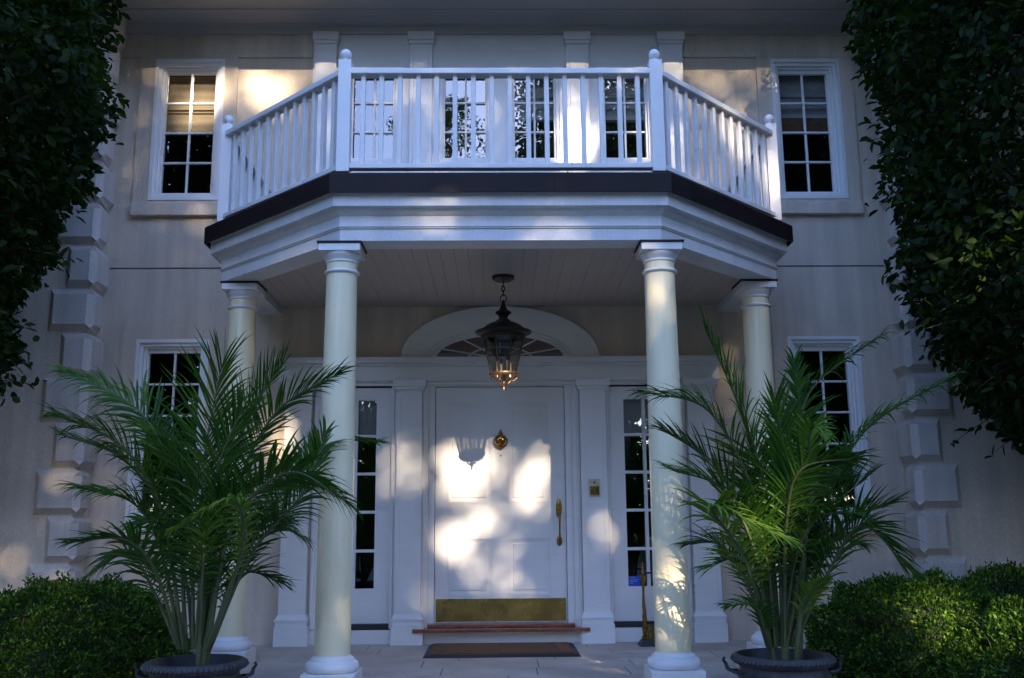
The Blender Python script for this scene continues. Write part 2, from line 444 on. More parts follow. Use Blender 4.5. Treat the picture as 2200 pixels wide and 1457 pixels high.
for sx in (-1, 1):
    z = -0.01; k = 1
    for i in range(15):
        long_ = (i % 2 == 1) if True else 0
        # measured: long blocks 2.692-3.077, 1.93-2.31, 1.15-1.53 ; short between
        pass
    zt = 3.075
    for i in range(-7, 9):
        z0, z1 = zt + (i-1)*0.3835, zt + i*0.3835
        if z1 > 5.95: break
        if z0 < -0.2: continue
        long_ = (i % 2 == 0)
        quoin(sx, z0, z1, 0.325 if long_ else 0.205, 0.20 if long_ else 0.30)

# eaves and roof
b = MB()
pr = [(-0.022,5.585),(-0.05,5.585),(-0.05,5.655),(-0.075,5.66),(-0.075,5.675),(-0.10,5.70),(-0.16,5.735),(-0.20,5.742),(-0.20,5.752),
      (-0.92,5.752),(-0.92,5.725),(-1.02,5.725),(-1.02,5.90),(-1.10,5.93),(-1.10,6.02),(0.3,6.02),(0.3,5.585)]
k = len(b.v); n = len(pr)
b.v += [(-10,y,z) for y, z in pr] + [(10,y,z) for y, z in pr]
for i in range(n-1): b.face((k+i, k+n+i, k+n+i+1, k+i+1))
b.face([k+i for i in range(n)]); b.face([k+n+i for i in range(n)][::-1])
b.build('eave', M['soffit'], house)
b = MB(); b.v = [(-10.2,-1.2,6.03),(10.2,-1.2,6.03),(7,5,9.2),(-7,5,9.2),(-10.2,11.2,6.03),(10.2,11.2,6.03)]
for q in ((0,1,2,3),(1,5,2),(0,3,4),(3,2,5,4),(0,4,5,1)): b.face(q)
b.build('roof', M['roofing'], house)
b = MB(); b.box(-9.5, 9.5, 10.0, 10.25, -0.1, 6.0); b.box(-9.5,-9.25,0.6,10.0,-0.1,6.0); b.box(9.25,9.5,0.6,10.0,-0.1,6.0)
b.build('rear_wall', M['stucco'], house)
# rooms seen darkly through the glass
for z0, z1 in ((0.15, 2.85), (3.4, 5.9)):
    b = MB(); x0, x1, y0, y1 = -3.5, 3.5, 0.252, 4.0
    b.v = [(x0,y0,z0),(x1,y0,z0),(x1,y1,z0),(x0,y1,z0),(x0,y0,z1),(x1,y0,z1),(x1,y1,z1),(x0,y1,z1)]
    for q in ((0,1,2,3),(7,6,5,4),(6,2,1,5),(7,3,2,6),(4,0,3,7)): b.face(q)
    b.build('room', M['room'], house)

# windows
def window(x0, x1, z0, z1, gx0, gx1, gz0, gz1, cols, rows, shade=None, sill=None, mat='white', bars_fn=None):
    cx, cz = (x0+x1)/2, z0
    T = lambda v: v-cx
    b = MB()
    t = 0.06
    for k_, (dd, yf) in enumerate(((0.0,-0.030),(0.030,-0.008),(0.05,0.02))):     # stepped casing
        wall(b, T(x0)+dd, T(x1)-dd, dd, z1-z0-dd, yf, 0.05+0.002*k_,
             [(T(x0)+dd+(0.03 if k_ < 2 else 0.03), T(x1)-dd-(0.03 if k_ < 2 else 0.03), dd+0.03, z1-z0-dd-0.03)])
    fr = b.build('window', M[mat], house, bevel=0.003, loc=(cx, 0, cz))
    # sash with stiles, rails and muntins
    s = MB(); sy0, sy1 = 0.045, 0.085
    g0, g1, h0, h1 = T(gx0), T(gx1), gz0-cz, gz1-cz
    wall(s, T(x0)+0.075, T(x1)-0.075, 0.06, z1-z0-0.07, sy0, sy1, [(g0, g1, h0, h1)])
    mw = 0.018
    for i in range(1, cols):
        x = g0+(g1-g0)*i/cols; s.box(x-mw/2, x+mw/2, sy0+0.006, sy1-0.006, h0-0.004, h1+0.004)
    for j in range(1, rows):
        z = h0+(h1-h0)*j/rows
        s.box(g0-0.004, g1+0.004, sy0+0.004, sy1-0.004, z-mw/2, z+mw/2)
    # small storm-window clips
    for sx_ in (-1, 1):
        for zz in (0.12, (h0+h1)/2, h1-0.02):
            s.box(sx_*((g1-g0)/2+0.028)-0.006, sx_*((g1-g0)/2+0.028)+0.006, sy0-0.012, sy0, zz, zz+0.012)
    s.build('sash', M[mat], fr, bevel=0.0025, segs=1)
    p = MB(); p.box(g0-0.003, g1+0.003, 0.068, 0.0685, h0-0.003, h1+0.003)
    p.v = [(g0-0.003,0.068,h0-0.003),(g1+0.003,0.068,h0-0.003),(g1+0.003,0.068,h1+0.003),(g0-0.003,0.068,h1+0.003)]; p.f=[]; p.mi=[]; p.face((0,1,2,3))
    p.build('pane', M['glass'], fr)
    if sill:
        q = MB(); q.box(T(sill[0]), T(sill[1]), -0.055, 0.003, sill[2]-cz, sill[3]-cz)
        q.build('sill', M['stucco'], fr, bevel=0.006)
    if shade: shade(fr, g0, g1, h0, h1)
    return fr

def roman(depth, mat, folds=3, band=None):
    def fn(fr, g0, g1, h0, h1):
        # folded cloth hanging from the head of the window
        b = MB(); n = 40; k = 0
        zs = np.linspace(h1+0.02, h1-depth, n)
        for i, z in enumerate(zs):
            u = (h1+0.02-z)/(depth+0.02)
            y = 0.15 + 0.018*math.sin(u*folds*2*math.pi)**2 - 0.03*((u*folds) % 1.0)*(1 if u > .4 else 0.2)
            for x in (g0-0.03, g1+0.03): b.v.append((x, y, float(z)))
        for i in range(n-1): b.face((2*i, 2*i+2, 2*i+3, 2*i+1))
        b.build('shade', M[mat], fr, smooth=True)
        if band:
            c = MB(); c.box(g0-0.03, g1+0.03, 0.118, 0.124, h1-depth-band, h1-depth+0.01); c.build('shade_hem', M['shade_brown'], fr)
    return fn
window(*WU[0], -3.095, -2.645, 4.055, 5.226, 2, 4, roman(0.56, 'shade', 3), (-3.325,-2.43,3.815,3.934))
window(*WU[1], 2.652, 3.10, 4.055, 5.222, 2, 4, roman(0.42, 'shade_grey', 2, 0.15), (2.43,3.325,3.815,3.934))
window(*WL[0], -3.105, -2.655, 1.18, 2.57, 2, 5, None, (-3.325,-2.43,0.95,1.03))
window(*WL[1], 2.66, 3.10, 1.18, 2.562, 2, 5, None, (2.43,3.325,0.95,1.03))
gl = [(-1.375,-.94), (-.525,-.09), (.12,.55), (.965,1.40)]
for i, (w, g) in enumerate(zip(WC, gl)):
    window(*w, g[0], g[1], 4.355, 5.225, 2, 3, roman(0.44, 'shade_grey', 2) if i >= 2 else None, None)

# white wooden bay behind the balcony: boards and pilasters
b = MB(); wall(b, -1.73, 1.735, 3.32, 5.60, -0.02, 0.004, [(a+0.0, c-0.0, d, e) for a, c, d, e in WC])
b.build('bay_board', M['white'], house, bevel=0.002)
for x0, x1 in ((-1.705,-1.505),(-.825,-.615),(.63,.845),(1.505,1.725)):
    b = MB(); b.box(x0, x1, -0.07, -0.0205, 3.34, 5.47)
    b.box(x0+0.035, x1-0.035, -0.076, -0.0702, 3.5, 5.42)
    b.box(x0-0.008, x1+0.008, -0.085, -0.0207, 5.47, 5.50); b.box(x0-0.02, x1+0.02, -0.11, -0.0209, 5.50, 5.578)
    b.build('bay_pilaster', M['white'], house, bevel=0.004)

# ---- porch roof: octagonal entablature
PATH = [(-2.14,0.0),(-2.14,-1.20),(-1.06,-2.30),(1.06,-2.30),(2.14,-1.20),(2.14,0.0)]
def off(d):
    P = [Vector(p) for p in PATH]; out = []
    for i, p in enumerate(P):
        ns = []
        if i > 0: e = (P[i]-P[i-1]).normalized(); ns.append(Vector((e.y, -e.x)))
        if i < len(P)-1: e = (P[i+1]-P[i]).normalized(); ns.append(Vector((e.y, -e.x)))
        ns = [n_ if n_.dot(p-Vector((0,-0.6))) > 0 else -n_ for n_ in ns]
        if len(ns) == 1: q = p+ns[0]*d
        else:
            m_ = (ns[0]+ns[1]).normalized(); q = p+m_*(d/m_.dot(ns[0]))
        out.append((q.x, q.y))
    return out
def sweep(prof, closed=True):
    b = MB(); n = len(prof)
    for d, z in prof:
        for x, y in off(d): b.v.append((x, y, z))
    m_ = len(PATH)
    rng_ = range(n) if closed else range(n-1)
    for i in rng_:
        j = (i+1) % n
        for k in range(m_-1): b.face((i*m_+k, i*m_+k+1, j*m_+k+1, j*m_+k))
    return b
sweep([(-.20,2.97),(-.20,2.906),(0,2.906),(0,2.985),(.010,2.988),(.010,2.996),(.018,2.998),(.018,3.006),(.006,3.010),(.006,3.072),
       (.018,3.078),(.035,3.092),(.048,3.112),(.086,3.118),(.086,3.202),(.098,3.212),(.110,3.225),(-.2,3.225)]
      ).build('entablature', M['white_old'], house, smooth=False)
b = sweep([(.112,3.198),(.132,3.196),(.132,3.322),(.124,3.330),(-.10,3.350),(-.14,3.40)], closed=False)
pts = off(-.14); k = len(b.v)
b.v += [(x, y, 3.40) for x, y in pts]; b.face([k+i for i in range(len(pts))])
b.build('roof_edge', M['bronze'], house)
for sx in (-1, 1):      # seams of the metal edging
    b = MB(); b.box(sx*0.35-0.003, sx*0.35+0.003, -2.436, -2.4325, 3.197, 3.32); b.build('edge_seam', M['bronze'], house)
# planked porch ceiling
b = MB(); x = -1.93
while x < 1.93:
    xa, xb = x, min(x+0.0989, 1.93)
    yl = lambda v: -2.09 if abs(v) < 0.98 else -2.09+(abs(v)-0.98)*1.02
    poly = [(xa, yl(xa)), (xb, yl(xb)), (xb, -0.002), (xa, -0.002)]
    b.slab(poly, 2.968, 2.985); x += 0.1
b.cur = 0
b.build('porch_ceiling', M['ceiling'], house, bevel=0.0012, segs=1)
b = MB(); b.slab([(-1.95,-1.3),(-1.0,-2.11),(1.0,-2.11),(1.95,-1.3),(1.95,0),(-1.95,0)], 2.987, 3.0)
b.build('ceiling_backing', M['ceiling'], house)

# columns
for x, y in ((-1.062,-2.165),(1.062,-2.165),(-1.995,-1.09),(1.995,-1.09)):
    b = MB(); prof = []
    for i in range(25):
        t = i/24; r = 0.1125 - 0.0115*t**1.7; prof.append((r, 0.282+t*(2.70-0.282)))
    prof += [(0.1005,2.705),(0.1005,2.79)]
    b.lathe(prof, (0,0,0), 48)
    c = b.build('column', M['cream'], house, loc=(x, y, 0), smooth=True)
    b = MB()
    b.lathe([(0.1,2.703),(0.110,2.706),(0.118,2.714),(0.118,2.720),(0.110,2.729),(0.1,2.731)], seg=48, cap=False)
    b.lathe([(0.1,2.776),(0.106,2.780),(0.110,2.786),(0.106,2.792),(0.108,2.800),(0.122,2.815),(0.130,2.832),(0.131,2.845)], seg=48, cap=False)
    b.box(-0.136,0.136,-0.136,0.136,2.843,2.893)
    b.build('capital', M['white'], c, smooth=True, bevel=0.003)
    b = MB(); b.box(-0.146,0.146,-0.146,0.146,2.8935,2.9055); b.build('cap_flashing', M['bronze'], c)
    b = MB(); b.box(-0.165,0.165,-0.165,0.165,0.079,0.185)
    b.lathe([(0.150,0.184),(0.160,0.19),(0.167,0.205),(0.167,0.220),(0.160,0.238),(0.148,0.247),(0.138,0.250),(0.136,0.262),(0.128,0.268),(0.118,0.273),(0.113,0.284)], seg=48)
    b.build('base', M['white'], c, smooth=True, bevel=0.004)

# ---- door surround
b = MB()
b.box(-1.935, 1.93, -0.06, -0.0005, 2.29, 2.425)                       # frieze
b.box(-1.945, 1.94, -0.085, -0.0007, 2.425, 2.447); b.box(-1.97, 1.965, -0.125, -0.0009, 2.447, 2.478); b.box(-1.98,1.975,-0.135,-0.0008,2.478,2.497)
b.box(-1.935, 1.93, -0.072, -0.0011, 2.296, 2.308)
b.build('door_entablature', M['white'], house, bevel=0.004)
b = MB(); wall(b, -1.62, 1.62, 0.20, 2.29, -0.012, 0.02, [(-.625,.625,0.20,2.285),(-1.55,-.945,0.2,2.26),(.945,1.55,0.2,2.26)])
# step mouldings beside pilasters
for xs_ in (-1.595,-0.935,0.935,1.595):
    b.box(xs_-0.012, xs_+0.012, -0.030, -0.0121, 0.205, 2.28)
for xs_ in (-.655,.655):
    b.box(xs_-0.03, xs_+0.03, -0.034, -0.0121, 0.205, 2.285); b.box(xs_-0.012, xs_+0.012, -0.044, -0.0341, 0.205, 2.285)
b.box(-.625,.625,-0.034,-0.0119,2.262,2.289)
b.build('door_casing', M['white'], house, bevel=0.003)
b = MB(); b.box(-1.62,-0.75,-0.03,0.03,0.079,0.195); b.box(0.75,1.62,-0.03,0.03,0.079,0.195); b.box(-0.68,0.68,-0.045,0.03,0.079,0.180)
b.build('riser_board', M['white'], house, bevel=0.003)
for x0, x1 in ((-1.87,-1.625),(-.905,-.67),(.68,.925),(1.62,1.865)):
    b = MB(); b.box(x0+0.01, x1-0.01, -0.085, -0.0121, 0.33, 2.20)
    wall(b, x0+0.01, x1-0.01, 0.33, 2.20, -0.092, -0.0852, [(x0+0.045, x1-0.045, 0.38, 2.15)])
    b.box(x0-0.002, x1+0.002, -0.10, -0.0123, 2.20, 2.215); b.box(x0-0.012, x1+0.012, -0.125, -0.0125, 2.215, 2.235)
    b.box(x0-0.026, x1+0.026, -0.14, -0.0127, 2.235, 2.295)
    b.box(x0-0.018, x1+0.018, -0.125, -0.0126, 0.079, 0.235); b.box(x0-0.010, x1+0.010, -0.112, -0.0124, 0.235, 0.275)
    b.box(x0-0.018, x1+0.018, -0.12, -0.0128, 0.275, 0.295)
    k = len(b.v)
    b.v += [(x0-0.012,-0.114,0.295),(x1+0.012,-0.114,0.295),(x1-0.008,-0.088,0.335),(x0+0.008,-0.088,0.335),
            (x0-0.012,-0.02,0.295),(x1+0.012,-0.02,0.295),(x1-0.008,-0.02,0.335),(x0+0.008,-0.02,0.335)]
    for q in ((0,1,2,3),(1,5,6,2),(4,0,3,7),(3,2,6,7)): b.face([k+i for i in q])
    b.build('door_pilaster', M['white'], house, bevel=0.003)
b = MB()
wall(b, -.626, .626, 0.20, 2.30, 0.0, 0.12, [(-.572,.564,0.24,2.251)]); b.build('door_frame', M['white'], house, bevel=0.003)
# door
b = MB(); b.box(-.568,.560,0.05,0.095,0.243,2.247)
panels = [(-.47,-.07,1.235,2.112),(.055,.43,1.235,2.112),(-.47,-.07,.455,.945),(.055,.43,.455,.945)]
b2 = MB(); wall(b2, -.568,.560,0.243,2.247,0.038,0.0502,panels)
for a, c, d, e in panels:
    for i, (dd, y) in enumerate(((0.0,0.034),(0.014,0.042))):
        wall(b2, a+dd, c-dd, d+dd, e-dd, y, 0.0503+0.0002*i, [(a+dd+0.012, c-dd-0.012, d+dd+0.012, e-dd-0.012)])
    b2.box(a+0.05, c-0.05, 0.043, 0.0506, d+0.05, e-0.05)
b2.v = [tuple(v) for v in b2.v]
k = len(b.v); b.v += b2.v
for q in b2.f: b.face([k+i for i in q])
door = b.build('door', M['white'], house, bevel=0.0025, segs=1)
b = MB(); b.box(-.555,.548,0.031,0.0375,0.252,0.438); b.build('kick_plate', M['brass_old'], door, bevel=0.001)
for i in range(9):
    b.cur = 0
b = MB()
for i in range(10):
    b.lathe([(0.004,-0.002),(0.003,0.002)], (0,0,0), 8)
    n_ = 16
    for k in range(len(b.v)-n_, len(b.v)):
        v = b.v[k]; b.v[k] = (v[0]-.52+i*.115, 0.029+v[2], 0.262+v[1])
b.build('plate_screw', M['iron'], door)
# knocker: back plate with ring
b = MB()
def disc_y(b, cx, cz, y0, prof, seg=32, sx=1, sz=1):
    k = len(b.v)
    for r, dy in prof:
        for i in range(seg):
            a = 2*math.pi*i/seg; b.v.append((cx+sx*r*math.cos(a), y0-dy, cz+sz*r*math.sin(a)))
    for j in range(len(prof)-1):
        for i in range(seg):
            i2 = (i+1) % seg; b.face((k+j*seg+i, k+j*seg+i2, k+(j+1)*seg+i2, k+(j+1)*seg+i))
    b.face([k+(len(prof)-1)*seg+i for i in range(seg)])
disc_y(b, 0, 1.775, 0.038, [(.044,0),(.044,.006),(.036,.012),(.030,.008),(.02,.010),(.012,.02),(.001,.024)])
disc_y(b, 0, 1.828, 0.038, [(.022,0),(.022,.008),(.012,.014),(.001,.016)], 20); disc_y(b, 0, 1.855, 0.038, [(.012,0),(.010,.006),(.001,.01)], 16, 1, 1.6)
disc_y(b, 0, 1.712, 0.038, [(.016,0),(.015,.012),(.001,.02)], 16, 1, 1.1)
kn = b.build('knocker', M['brass'], door, smooth=True)
b = MB(); b.tube([(0.052*math.sin(a)*(1+.12*math.sin(a)**2), 0.012, 1.768-0.052*math.cos(a)) for a in np.linspace(0, 2*math.pi, 28, endpoint=False)],
                 [0.006+0.004*abs(math.cos(a*1.0)) for a in np.linspace(0, 2*math.pi, 28, endpoint=False)], 8, closed=True)
b.build('knocker_ring', M['brass'], door, smooth=True)
b = MB(); disc_y(b, 0.002, 1.645, 0.05, [(.007,0),(.007,.014),(.004,.015)], 16); b.build('peephole', M['iron'], door)
# handle set
b = MB(); disc_y(b, 0.502, 1.19, 0.038, [(.026,0),(.026,.004),(.020,.010),(.001,.011)], 32, 1, 3.4)
disc_y(b, 0.502, 0.912, 0.038, [(.024,0),(.024,.004),(.018,.010),(.001,.011)], 32, 1, 1.7)
b.tube([(.502,.03,1.12),(.502,-.005,1.135),(.502,-.025,1.118),(.502,-.03,1.07),(.502,-.026,1.0),(.502,-.02,.95),(.502,-.01,.918),(.502,.025,.905)],
       [.008,.009,.012,.009,.007,.009,.011,.009], 10)
b.tube([(.502,.03,1.15),(.502,-.01,1.15),(.502,-.035,1.155)], [.006,.007,.014], 10)
disc_y(b, 0.502, 1.22, 0.028, [(.012,0),(.011,.006),(.001,.008)], 16)
b.build('handle', M['brass'], door, smooth=True)
b = MB(); b.box(-.74,.735,-0.15,0.03,0.182,0.212); b.box(-.62,.615,-0.08,0.09,0.212,0.241)
b.build('door_sill', M['mahogany'], house, bevel=0.004)
# doorbell plate
b = MB(); b.box(.752,.850,-0.0985,-0.0921,1.285,1.435); dp = b.build('doorbell', M['brass_pale'], house, bevel=0.002)
b = MB(); disc_y(b, .801, 1.405, -0.0985, [(.013,0),(.012,.006),(.007,.007),(.001,.009)], 20); b.build('bell_button', M['brass_old'], dp, smooth=True)
b = MB(); b.box(.762,.840,-0.1005,-0.0987,1.298,1.372); b.build('name_plate', M['brass_old'], dp)
# sidelights
for sx in (-1, 1):
    b = MB(); gls = [tuple(sorted((sx*a, sx*c))) for a, c in ((1.085,1.247),(1.275,1.437))]
    zs_ = [(0.528+i*0.3265, 0.528+i*0.3265+0.302) for i in range(5)]
    holes = [(g[0], g[1], z0, z1) for g in gls for z0, z1 in zs_]
    x0, x1 = sorted((sx*.942, sx*1.553))
    wall(b, x0, x1, 0.243, 2.245, 0.03, 0.07, holes)
    bx = MB()
    sl_ = b.build('sidelight', M['white'], house, bevel=0.004)
    for g in gls:
        p = MB(); p.v = [(g[0]-.002,0.055,.526),(g[1]+.002,0.055,.526),(g[1]+.002,0.055,2.138),(g[0]-.002,0.055,2.138)]; p.face((0,1,2,3)); p.build('pane', M['glass'], sl_)
    p = MB(); p.v = [(x0+.06,0.12,1.84),(x1-.06,0.12,1.84),(x1-.06,0.12,2.2),(x0+.06,0.12,2.2)]; p.face((0,1,2,3)); p.build('shade', M['shade_grey'], sl_)
    p = MB(); p.box(x0-.01, x1+.01, -0.02, 0.07, 0.197, 0.2425); p.build('threshold', M['rubber'], sl_, bevel=0.003)
    if sx > 0:
        p = MB(); p.v = [(1.088,0.0535,.53),(1.19,0.0535,.53),(1.19,0.0535,.612),(1.088,0.0535,.612)]; p.face((0,1,2,3)); st = p.build('sticker', M['blue'], sl_)
        p = MB()
        for z, w in ((.598,.05),(.578,.075),(.566,.06),(.548,.03)): p.box(1.098, 1.098+w, 0.0520, 0.0526, z, z+.005)
        p.build('sticker_print', M['blue_text'], sl_)
# fanlight over the door
b = MB()
def ell(rx, rz, n=48, z0=2.497): return [(rx*math.cos(t), z0+rz*math.sin(t)) for t in np.linspace(0, math.pi, n)]
def arch(b, o, i, y0, y1):
    n_ = len(o); k = len(b.v)
    b.v += [(x,y0,z) for x, z in o]+[(x,y0,z) for x, z in i]+[(x,y1,z) for x, z in o]+[(x,y1,z) for x, z in i]
    for j in range(n_-1):
        b.face((k+j+1,k+j,k+n_+j,k+n_+j+1)); b.face((k+j,k+j+1,k+2*n_+j+1,k+2*n_+j)); b.face((k+n_+j+1,k+n_+j,k+3*n_+j,k+3*n_+j+1))
    for j in (0, n_-1): b.face((k+j,k+n_+j,k+3*n_+j,k+2*n_+j))
arch(b, ell(.876,.466), ell(.64,.255), -0.055, 0.0); arch(b, ell(.64,.255), ell(.605,.232), -0.040, 0.0); arch(b, ell(.605,.232), ell(.56,.205), -0.025, 0.0)
fan = b.build('fanlight', M['white'], house, bevel=0.003)
b = MB(); k = 0; E_ = ell(.58,.212)
b.v = [(x,-0.004,z) for x, z in E_]; b.face(list(range(len(E_)))[::-1]); b.build('fan_drape', M['red_drape'], fan)
b = MB()
for t in (25, 55, 90, 125, 155):
    a = R(t); b.bar((.13*math.cos(a), -0.014, 2.497+.05*math.sin(a)), (.56*math.cos(a), -0.014, 2.497+.205*math.sin(a)), 0.012, 0.012, up=(0,1,0))
arch(b, ell(.29,.108,24), ell(.27,.096,24), -0.020, -0.008)
b.build('fan_spoke', M['white'], fan)
b = MB(); b.v = [(x,-0.010,z) for x, z in E_]; b.face(list(range(len(E_)))[::-1]); b.build('pane', M['glass'], fan)

# ------------------------------------------------------------------ balcony railing
rail = empty('balcony_railing', (0, -2.36, 3.33))
tag(rail, 'white painted wooden balcony railing with ball finials above the porch', 'railing')
RO = Vector((0, -2.36, 3.33))
def rb(): return MB()
def rbuild(b, name, **kw):
    b.v = [(v[0]-RO.x, v[1]-RO.y, v[2]-RO.z) for v in b.v]
    return b.build(name, M['white'], rail, **kw)
FP = [(-1.038,-2.37),(1.045,-2.37)]; RP = [(-2.115,-1.30),(2.125,-1.30)]
for x, y in FP+RP:
    b = rb(); b.box(x-.043,x+.043,y-.043,y+.043,3.345,4.135)
    p = rbuild(b, 'post', bevel=0.004)
    c = MB(); c.lathe([(0.030,4.134),(0.022,4.142),(0.018,4.150)]+[(0.038*math.sin(a), 4.185-0.038*math.cos(a)) for a in np.linspace(0.5, math.pi-0.02, 14)], (x, y, 0), 24)
    c.v = [(v[0]-RO.x, v[1]-RO.y, v[2]-RO.z) for v in c.v]
    c.build('finial', M['white'], p, smooth=True)
segs_ = [(FP[0], FP[1], 16), (RP[0], FP[0], 12), (FP[1], RP[1], 12), (RP[0], (RP[0][0], 0.0), 10), (RP[1], (RP[1][0], 0.0), 10)]
for a, c, n_ in segs_:
    A, B_ = Vector((*a, 0)), Vector((*c, 0)); d = (B_-A).normalized()
    e0 = A + d*0.03; e1 = B_ - d*(0.03 if c[1] < -0.1 else 0.0)
    z = Vector((0,0,1))
    b = rb(); b.bar(e0+z*4.052, e1+z*4.052, 0.088, 0.040); rbuild(b, 'top_rail', bevel=0.006)
    b = rb(); b.bar(e0+z*3.388, e1+z*3.388, 0.065, 0.034); rbuild(b, 'bottom_rail', bevel=0.004)
    for i in range(n_):
        p = A + (B_-A)*((i+1)/(n_+1))
        b = rb(); b.bar(p+z*3.404, p+z*4.034, 0.031, 0.031, up=tuple(d)); rbuild(b, 'baluster', bevel=0.002, segs=1)

# ------------------------------------------------------------------ hanging lantern
LY = -1.10; LX = 0.022
lan = empty('hanging_lantern', (LX, LY, 2.966))
tag(lan, 'antique bronze hanging lantern with ribbed glass and four candle tubes under porch ceiling', 'lantern')
def lb(b, name, mat, parent=lan, smooth=True): return b.build(name, mat, parent, smooth=smooth)
def Z(px_z): return px_z - 2.966
b = MB(); b.lathe([(0.02,Z(2.922)),(0.055,Z(2.927)),(0.086,Z(2.945)),(0.088,Z(2.966))], seg=32); lb(b, 'ceiling_rose', M['antique'])
b = MB()
for i, zc in enumerate((2.905, 2.868, 2.832, 2.790)):
    rx, rz = (0.012, 0.024) if i < 3 else (0.024, 0.030)
    pts_ = [((rx*math.cos(t), 0.0, Z(zc)+rz*math.sin(t)) if i % 2 else (0.0, rx*math.cos(t), Z(zc)+rz*math.sin(t))) for t in np.linspace(0, 2*math.pi, 14, endpoint=False)]
    b.tube(pts_, 0.0042, 6, closed=True)
lb(b, 'chain', M['antique'])
s_ = 1.028
zz = lambda z: Z(1.1+(z-1.1)*s_)
b = MB(); b.lathe([(0.004,zz(2.735)),(0.010,zz(2.722)),(0.018,zz(2.69)),(0.035,zz(2.655)),(0.060,zz(2.640)),(0.063,zz(2.628)),(0.045,zz(2.617)),(0.034,zz(2.60)),
                   (0.036,zz(2.585)),(0.055,zz(2.575)),(0.056,zz(2.560)),(0.09,zz(2.556)),(0.135,zz(2.535)),(0.165,zz(2.51)),(0.178,zz(2.497)),
                   (0.212,zz(2.492)),(0.220,zz(2.484)),(0.214,zz(2.474)),(0.19,zz(2.462)),(0.168,zz(2.455)),(0.0,zz(2.452))], seg=40); lb(b, 'lantern_roof', M['antique'])
zt_, zb_ = zz(2.46), zz(2.165)
b = MB(); nS = 8
for i in range(nS):
    a = 2*math.pi*(i+.5)/nS; ca, sa = math.cos(a), math.sin(a)
    b.tube([(0.172*ca,0.172*sa,zt_),(0.098*ca,0.098*sa,zb_)], 0.0072, 6)
b.lathe([(0.155,zt_-.03),(0.168,zt_-.028),(0.176,zt_),(0.16,zt_)], seg=nS*4, cap=False)
lb(b, 'cage', M['antique'])
b = MB()
for i in range(nS):
    a = 2*math.pi*(i+.5)/nS; a2 = 2*math.pi*(i+1.5)/nS; k = len(b.v)
    b.v += [(0.170*math.cos(a),0.170*math.sin(a),zt_),(0.170*math.cos(a2),0.170*math.sin(a2),zt_),(0.096*math.cos(a2),0.096*math.sin(a2),zb_),(0.096*math.cos(a),0.096*math.sin(a),zb_)]
    b.face((k,k+3,k+2,k+1))
lb(b, 'lantern_glass', M['lamp_glass'], smooth=False)
b = MB(); b.lathe([(0.09,zz(2.178)),(0.112,zz(2.174)),(0.116,zz(2.163)),(0.108,zz(2.152)),(0.092,zz(2.150)),(0.0,zz(2.152))], seg=40); lb(b, 'bottom_ring', M['antique_gold'])
b = MB()
for i in range(6):
    a = 2*math.pi*i/6; ca, sa = math.cos(a), math.sin(a)
    prof = [(0.094,2.152),(0.098,2.132),(0.082,2.118),(0.062,2.113),(0.066,2.128),(0.055,2.118),(0.040,2.100),(0.022,2.086)]
    b.tube([(r*ca, r*sa, zz(z)) for r, z in prof], [0.005,0.0045,0.004,0.003,0.003,0.004,0.004,0.005], 6)
    b.tube([(r*math.cos(a+.39), r*math.sin(a+.39), zz(z)) for r, z in ((.092,2.150),(.088,2.138),(.080,2.142))], 0.005, 6)
b.lathe([(0.0,zz(2.03)),(0.004,zz(2.035)),(0.010,zz(2.052)),(0.006,zz(2.064)),(0.014,zz(2.070)),(0.008,zz(2.076)),(0.020,zz(2.083)),(0.024,zz(2.092)),(0.012,zz(2.10)),(0.014,zz(2.125)),(0.022,zz(2.135)),(0.02,zz(2.152))], seg=20, cap=False)
lb(b, 'bottom_finial', M['antique_gold'])
for dx, dy, h in ((-.045,-.02,.095),(-.02,.04,.085),(.03,-.04,.10),(.05,.025,.09)):
    b = MB(); b.lathe([(0.0105,zz(2.165)),(0.0105,zz(2.165)+h)], (dx,dy,0), 16); cd = lb(b, 'candle', M['candle'])
    c = MB(); c.lathe([(0.006,zz(2.165)+h),(0.011,zz(2.165)+h+.015),(0.009,zz(2.165)+h+.03),(0.002,zz(2.165)+h+.05)], (dx,dy,0), 12); c.build('bulb', M['lamp_glass'], cd, smooth=True)

# ------------------------------------------------------------------ doormat, brass stand
mat_ = empty('doormat', (0, -0.52, 0.081))
tag(mat_, 'brown coir doormat with black rubber border lying before the door sill', 'doormat')
b = MB(); 
def frustum(b, x0, x1, y0, y1, z0, z1, t):
    k = len(b.v)
    b.v += [(x0,y0,z0),(x1,y0,z0),(x1,y1,z0),(x0,y1,z0),(x0+t,y0+t,z1),(x1-t,y0+t,z1),(x1-t,y1-t,z1),(x0+t,y1-t,z1)]
    for q in ((0,3,2,1),(4,5,6,7),(0,1,5,4),(1,2,6,5),(2,3,7,6),(3,0,4,7)): b.face([k+i for i in q])
frustum(b, -.60, .595, -.37, .36, 0, .020, .03); b.build('rubber_border', M['rubber'], mat_, bevel=0.002)
b = MB(); b.box(-.545,.54,-.31,.305,.0195,.027); b.build('coir_field', M['coir'], mat_, bevel=0.003)
b = MB(); b.bar((-.47,-.2,.028),(-.44,.16,.028),.02,.003); b.bar((.44,-.18,.028),(.40,.18,.028),.02,.003); b.build('tread_strip', M['rubber'], mat_)

